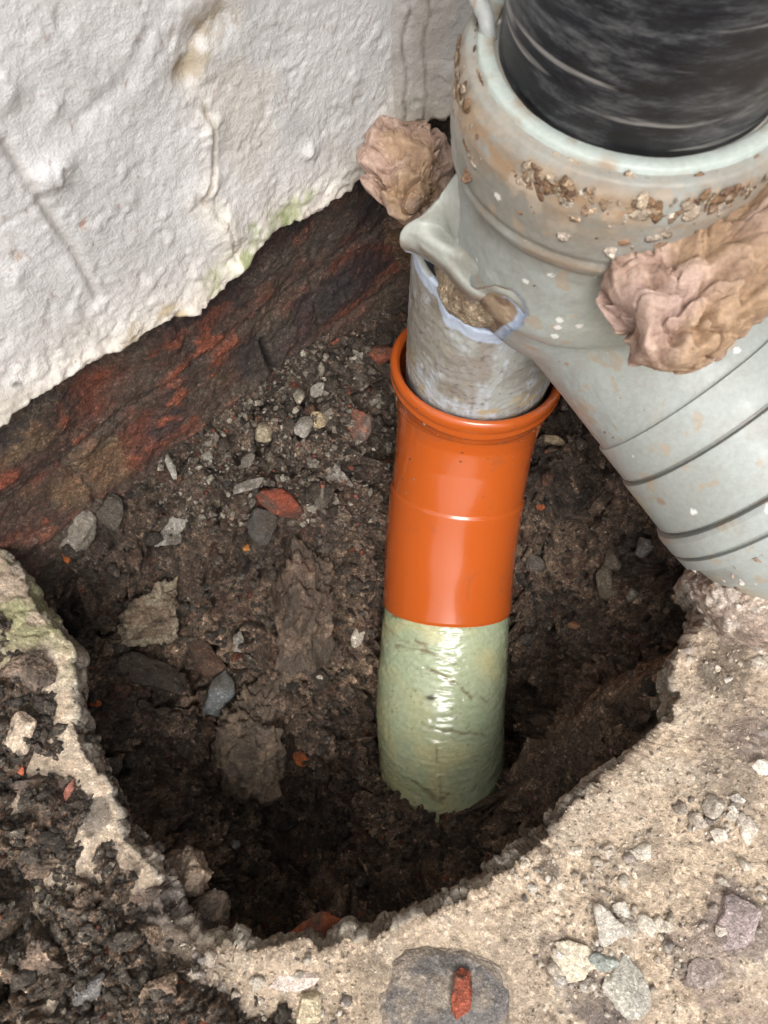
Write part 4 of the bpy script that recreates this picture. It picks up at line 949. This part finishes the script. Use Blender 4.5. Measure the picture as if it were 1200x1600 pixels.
def mortar_c(V, v, seed):
    p = V+seed; w1, w2, wc = worley(warp(p, .003, 80, seed), 120, seed); d = .005*fbm(p, 40, 5, seed, .65)+.003*wc*smooth(w2-w1, 0, .3)+.0012*fbm(p, 300, 3, seed+1)
    c = mix(np.array([.50, .40, .33])[None], (.34, .26, .21), smooth(fbm(p, 60, 4, seed+3), -.2, .3)); c = mix(c, (.62, .55, .48), (wc > .75)*.6); c = c*(1+.4*fbm(p, 300, 3, seed+4))[:, None]
    return V+v*d[:, None], c
o = outline_lump('mortar_lump', [(1082,912),(1100,895),(1135,905),(1175,888),(1230,880),(1280,940),(1240,1010),(1170,1010),(1115,975),(1094,945)], .468, .035, 6, None, M_STONE, mortar_c, 21)
tag(o, 'crumbly pinkish mortar packed around the lower end of the grey branch', 'mortar')
cs_, _s = resample(cr_spline([P(728,-50,.300), P(742,-12,.298), P(757,22,.297), P(763,50,.299), P(771,73,.305)], 12), .0008)
V, rd, ph = tube(cs_, .0032*np.sqrt(np.clip(1-np.linspace(-1, 1, len(cs_))**8, .02, 1)), 40); V = V+rd*(.0006*fbm(V, 200, 3, 6))[:, None]
o = mesh_obj('seal_strip', V, grid_faces(len(cs_), 40, True), M_PVC, None, mix(np.array([.36, .375, .37])[None], (.28, .2, .14), smooth(fbm(V, 120, 3, 7), 0, .3)), True, P(757,22,.297))
tag(o, 'grey torn strip of seal sticking out between the socket rim and black pipe', 'seal')
# dirt plug in the torn spigot
def dirt_c(V, v, seed):
    p = V+seed; d = .002*fbm(p, 60, 4, seed, .6)+.0012*fbm(p, 300, 3, seed+1)
    c = mix(np.array([.36, .28, .19])[None], (.21, .15, .10), smooth(fbm(p, 90, 4, seed+2), -.1, .3)); c = mix(c, (.52, .44, .33), smooth(fbm(p, 260, 3, seed+3), .25, .45)*.7)
    return V+v*d[:, None], c
o = outline_lump('dirt_plug', [(682,402),(700,400),(735,440),(770,448),(800,455),(808,478),(790,505),(755,510),(718,496),(695,478),(684,440)], .432, .022, 6, None, M_STONE, dirt_c, 12)
tag(o, 'sandy brown dirt packed inside the torn opening of the grey fitting', 'dirt')

# crusts of old sealant stuck round the socket mouth: part of the fitting
rng = np.random.default_rng(5)
CV, CF, CC = [], [], []; nb = 0
def add_flake(c, nrm, size, colr, seed, acc, sub=2, flat=.22):
    v, f = ico(sub); r_ = np.random.default_rng(seed); n = r_.normal(size=(9, 3)); n /= np.linalg.norm(n, axis=1, keepdims=True); dd = r_.uniform(.5, 1, 9)
    k = v@n.T; rr = np.minimum(np.min(np.where(k > .05, dd/np.maximum(k, .05), 9), 1), 1.5)
    t1 = np.cross(nrm, r_.normal(size=3)); t1 /= np.linalg.norm(t1)+1e-9; t2 = np.cross(nrm, t1)
    V = v*rr[:, None]*np.array([size*r_.uniform(.7, 1.4), size*r_.uniform(.5, 1.), size*flat*r_.uniform(.7, 1.5)])
    V = c+V[:, :1]*t1+V[:, 1:2]*t2+V[:, 2:]*nrm
    acc[0].append(V); acc[1].append(f+acc[3]); acc[2].append(np.tile(np.array(colr)*r_.uniform(.75, 1.25), (len(V), 1))); acc[3] += len(V)
acc = [[], [], [], 0]
for k in range(620):
    th_ = rng.uniform(R(165), R(325)); zc = zr-abs(rng.normal(.006, .006))-.003; rad_ = .0708-(.006 if zc > zr-.006 else 0)
    cl_ = fbm(np.array([[th_*1.0, 0, 0]]), 2.2, 3, 9)[0]
    if cl_ < -.12+rng.uniform(-.1, .1): continue
    nv = np.array([math.cos(th_), math.sin(th_), .25]); nv /= np.linalg.norm(nv)
    c_ = np.array([AX[0]+math.cos(th_)*rad_, AX[1]+math.sin(th_)*rad_, zc])
    add_flake(c_, nv, .0006*(5.5**rng.random()**1.6), [(.36, .26, .17), (.26, .16, .09), (.48, .39, .29), (.18, .11, .07)][rng.integers(4)], k, acc, 2, .13)
for k in range(75):
    cth = R([203, 232, 246, 262, 275, 290][rng.integers(6)])+rng.normal(0, .05); zc = zr-.012-abs(rng.normal(0, .007)); rad_ = .0712
    nv = np.array([math.cos(cth), math.sin(cth), .15]); nv /= np.linalg.norm(nv)
    add_flake(np.array([AX[0]+math.cos(cth)*rad_, AX[1]+math.sin(cth)*rad_, zc]), nv, rng.uniform(.0008, .0036), [(.50, .41, .32), (.40, .30, .21), (.56, .48, .40), (.26, .16, .10), (.32, .22, .15)][rng.integers(5)], 900+k, acc, 3, .07)
for k in range(70):
    t_ = rng.uniform(.178, .2); a_ = rng.uniform(R(-180), R(180))
    s_ = np.cross(CDir, [0, 0, 1.]); s_ /= np.linalg.norm(s_); b2 = np.cross(s_, CDir)
    nv = math.cos(a_)*s_+math.sin(a_)*b2
    if nv[2] > .75: continue
    add_flake(CS+CDir*t_+nv*.0655, nv, rng.uniform(.001, .003), [(.5, .4, .33), (.62, .56, .5), (.34, .24, .17)][rng.integers(3)], 400+k, acc)
tag(mesh_obj('sealant_crust', np.vstack(acc[0]), np.vstack(acc[1]), M_STONE, fit, np.vstack(acc[2]), True), kind='stuff')

# ================================================================ fine loose crumbs (uncountable)
def crumbs(name, label, cat, PV, PN, n, smin, smax, palette, seed, mat, sub=1, pw=2.6, smo=False):
    rng = np.random.default_rng(seed); idx = rng.integers(0, len(PV), n)
    sz = smin*(smax/smin)**(rng.random(n)**pw)
    v, f = ico(sub)
    nv = len(v); K = rng.normal(size=(n, 1, 3)); J = 1+(.35 if sub == 1 else .13)*rng.normal(size=(n, nv, 1)).clip(-1.3, 1.3)
    if sub > 1: J = J*(1+.5*vnoise((v[None]*1.3+rng.uniform(0, 99, (n, 1, 1))).reshape(-1, 3), seed).reshape(n, nv, 1))
    S_ = rng.uniform(.45, 1.2, (n, 1, 3)); V = v[None]*J*S_*sz[:, None, None]
    Q = rng.normal(size=(n, 3, 3)); Q, _ = np.linalg.qr(Q); V = np.einsum('nij,nkj->nki', Q, V)
    V = V+(PV[idx]+PN[idx]*sz[:, None]*.25)[:, None]
    F = (f[None]+(np.arange(n)*nv)[:, None, None]).reshape(-1, 3)
    pal = np.array([p[0] for p in palette]); w_ = np.array([p[1] for p in palette], float); w_ /= w_.sum()
    C = pal[rng.choice(len(pal), n, p=w_)]*rng.uniform(.7, 1.3, (n, 1)); C = np.repeat(C, nv, 0)
    o = mesh_obj(name, V.reshape(-1, 3), F, mat, None, C, smo)
    return tag(o, label, cat, kind='stuff')
vis = (PITUV[:, 0] > -60) & (PITUV[:, 0] < 1260) & (PITUV[:, 1] > 400) & (PITUV[:, 1] < 1560)
soilpal = [((.11, .085, .065), 6), ((.16, .128, .098), 5), ((.20, .175, .145), 2.2), ((.36, .32, .27), .7), ((.30, .10, .05), .35), ((.16, .08, .05), 1)]
crumbs('soil_crumbs', 'fine crumbs and grit scattered over the dark soil of the pit', 'soil', PITV[vis], PITN[vis], 30000, .0004, .0038, soilpal, 1, M_SOIL)
up = (PITUV[:, 0] < 640) & (PITUV[:, 0] > 250) & (PITUV[:, 1] > 520) & (PITUV[:, 1] < 820)
crumbs('mortar_grit', 'pale mortar grit sprinkled on the upper slope beneath the brickwork', 'grit', PITV[up], PITN[up], 4200, .0005, .0040, [((.22, .195, .155), 4), ((.36, .325, .26), 1.2), ((.15, .125, .10), 6), ((.24, .08, .05), .4)], 2, M_STONE)
hu = (HUV[:, 0] > -80) & (HUV[:, 1] < 1680)
crumbs('soil_crumbs', 'loose crumbs strewn over the soil heap beside the hole', 'soil', HV[hu], np.tile([0, 0, 1.], (hu.sum(), 1)), 7000, .0005, .0036, [((.20, .165, .135), 5), ((.28, .235, .185), 3), ((.40, .34, .26), 1.3), ((.34, .11, .06), .2)], 3, M_SOIL)
su = (SLUV[:, 0] > 250) & (SLUV[:, 0] < 1260) & (SLUV[:, 1] > 880) & (SLUV[:, 1] < 1660)
SLc = SLV[su]; SLc = SLc[np.linalg.norm(SLc[:, :2]-G(695, 1545, 0)[:2], axis=1) > .040]
crumbs('concrete_grit', 'fine sand and grit lying loose over the broken concrete', 'grit', SLc, np.tile([0, 0, 1.], (len(SLc), 1)), 5000, .0003, .0016, [((.60, .49, .37), 6), ((.68, .60, .5), 2), ((.45, .37, .3), 2), ((.3, .25, .2), .4)], 4, M_CONC)

crumbs('soil_clods', 'small loose clods of dark soil tumbled over the sides of the pit', 'soil', PITV[vis], PITN[vis], 2600, .0016, .0085, [((.16, .125, .093), 5), ((.22, .175, .135), 3), ((.20, .11, .07), 1)], 6, M_SOIL, 2, 1.9, True)
crumbs('soil_clods', 'small crusty clods heaped on the soil left of the hole', 'soil', HV[hu], np.tile([0, 0, 1.], (hu.sum(), 1)), 800, .0012, .0065, [((.26, .215, .17), 5), ((.34, .285, .225), 3)], 7, M_SOIL, 2, 1.7, True)
sel = np.zeros(len(SLV), bool); rg = np.random.default_rng(9)
for (u, v, r_) in [(960,1445,48),(1120,1278,42),(940,1345,30),(1000,1335,22),(930,1520,50),(490,1560,45),(1190,1400,40),(1150,970,55),(1060,1480,40),(830,1360,25),(330,1500,40)]:
    sel |= (((SLUV[:, 0]-u)**2+(SLUV[:, 1]-v)**2) < (r_*1.15*(.5+1.3*rg.random(len(SLV))**2))**2)
PS = SLV[sel]
crumbs('concrete_rubble', 'small pale rubble and pebbles crumbling out of the concrete surface', 'rubble', PS, np.tile([0, 0, 1.], (len(PS), 1)), 520, .0007, .0044, [((.62, .55, .46), 4), ((.50, .43, .35), 4), ((.36, .31, .27), 2), ((.72, .66, .58), 1.5), ((.26, .23, .21), .6)], 8, M_STONE, 2, 1.8, True)
# specks of soil and mortar splashed on the plastic: one speckle part for each fitting
def specks(name, parent, V, Nn, n, smin, smax, pal, seed, mask=None):
    rng = np.random.default_rng(seed); idx = np.where(mask)[0] if mask is not None else np.arange(len(V)); idx = rng.choice(idx, n); acc = [[], [], [], 0]
    for i in idx: add_flake(V[i], Nn[i]/np.linalg.norm(Nn[i]), smin*(smax/smin)**(rng.random()**2.2), pal[rng.integers(len(pal))], int(i), acc, 1, .3)
    return tag(mesh_obj(name, np.vstack(acc[0]), np.vstack(acc[1]), M_STONE, parent, np.vstack(acc[2]), True), kind='stuff')
Vb, rdb, _ = tube(c_o, orad(s_o)+.0001); cu = proj(Vb)
frm = (rdb@(-F_) > -.1)
wgt = frm & ((np.repeat(s_o, 160) < .07) | (fbm(Vb, 25, 3, 210) > .12))
specks('soil_specks', orng, Vb, rdb, 330, .00025, .0013, [(.10, .075, .055), (.16, .12, .085), (.30, .22, .15)], 11, wgt)
bu = proj(BV); mk = (BN@(-F_) > 0) & (bu[:, 0] < 1230)
specks('mortar_specks', fit, BV, BN, 420, .0002, .0011, [(.62, .58, .52), (.66, .62, .56), (.30, .20, .13), (.18, .13, .09)], 12, mk)
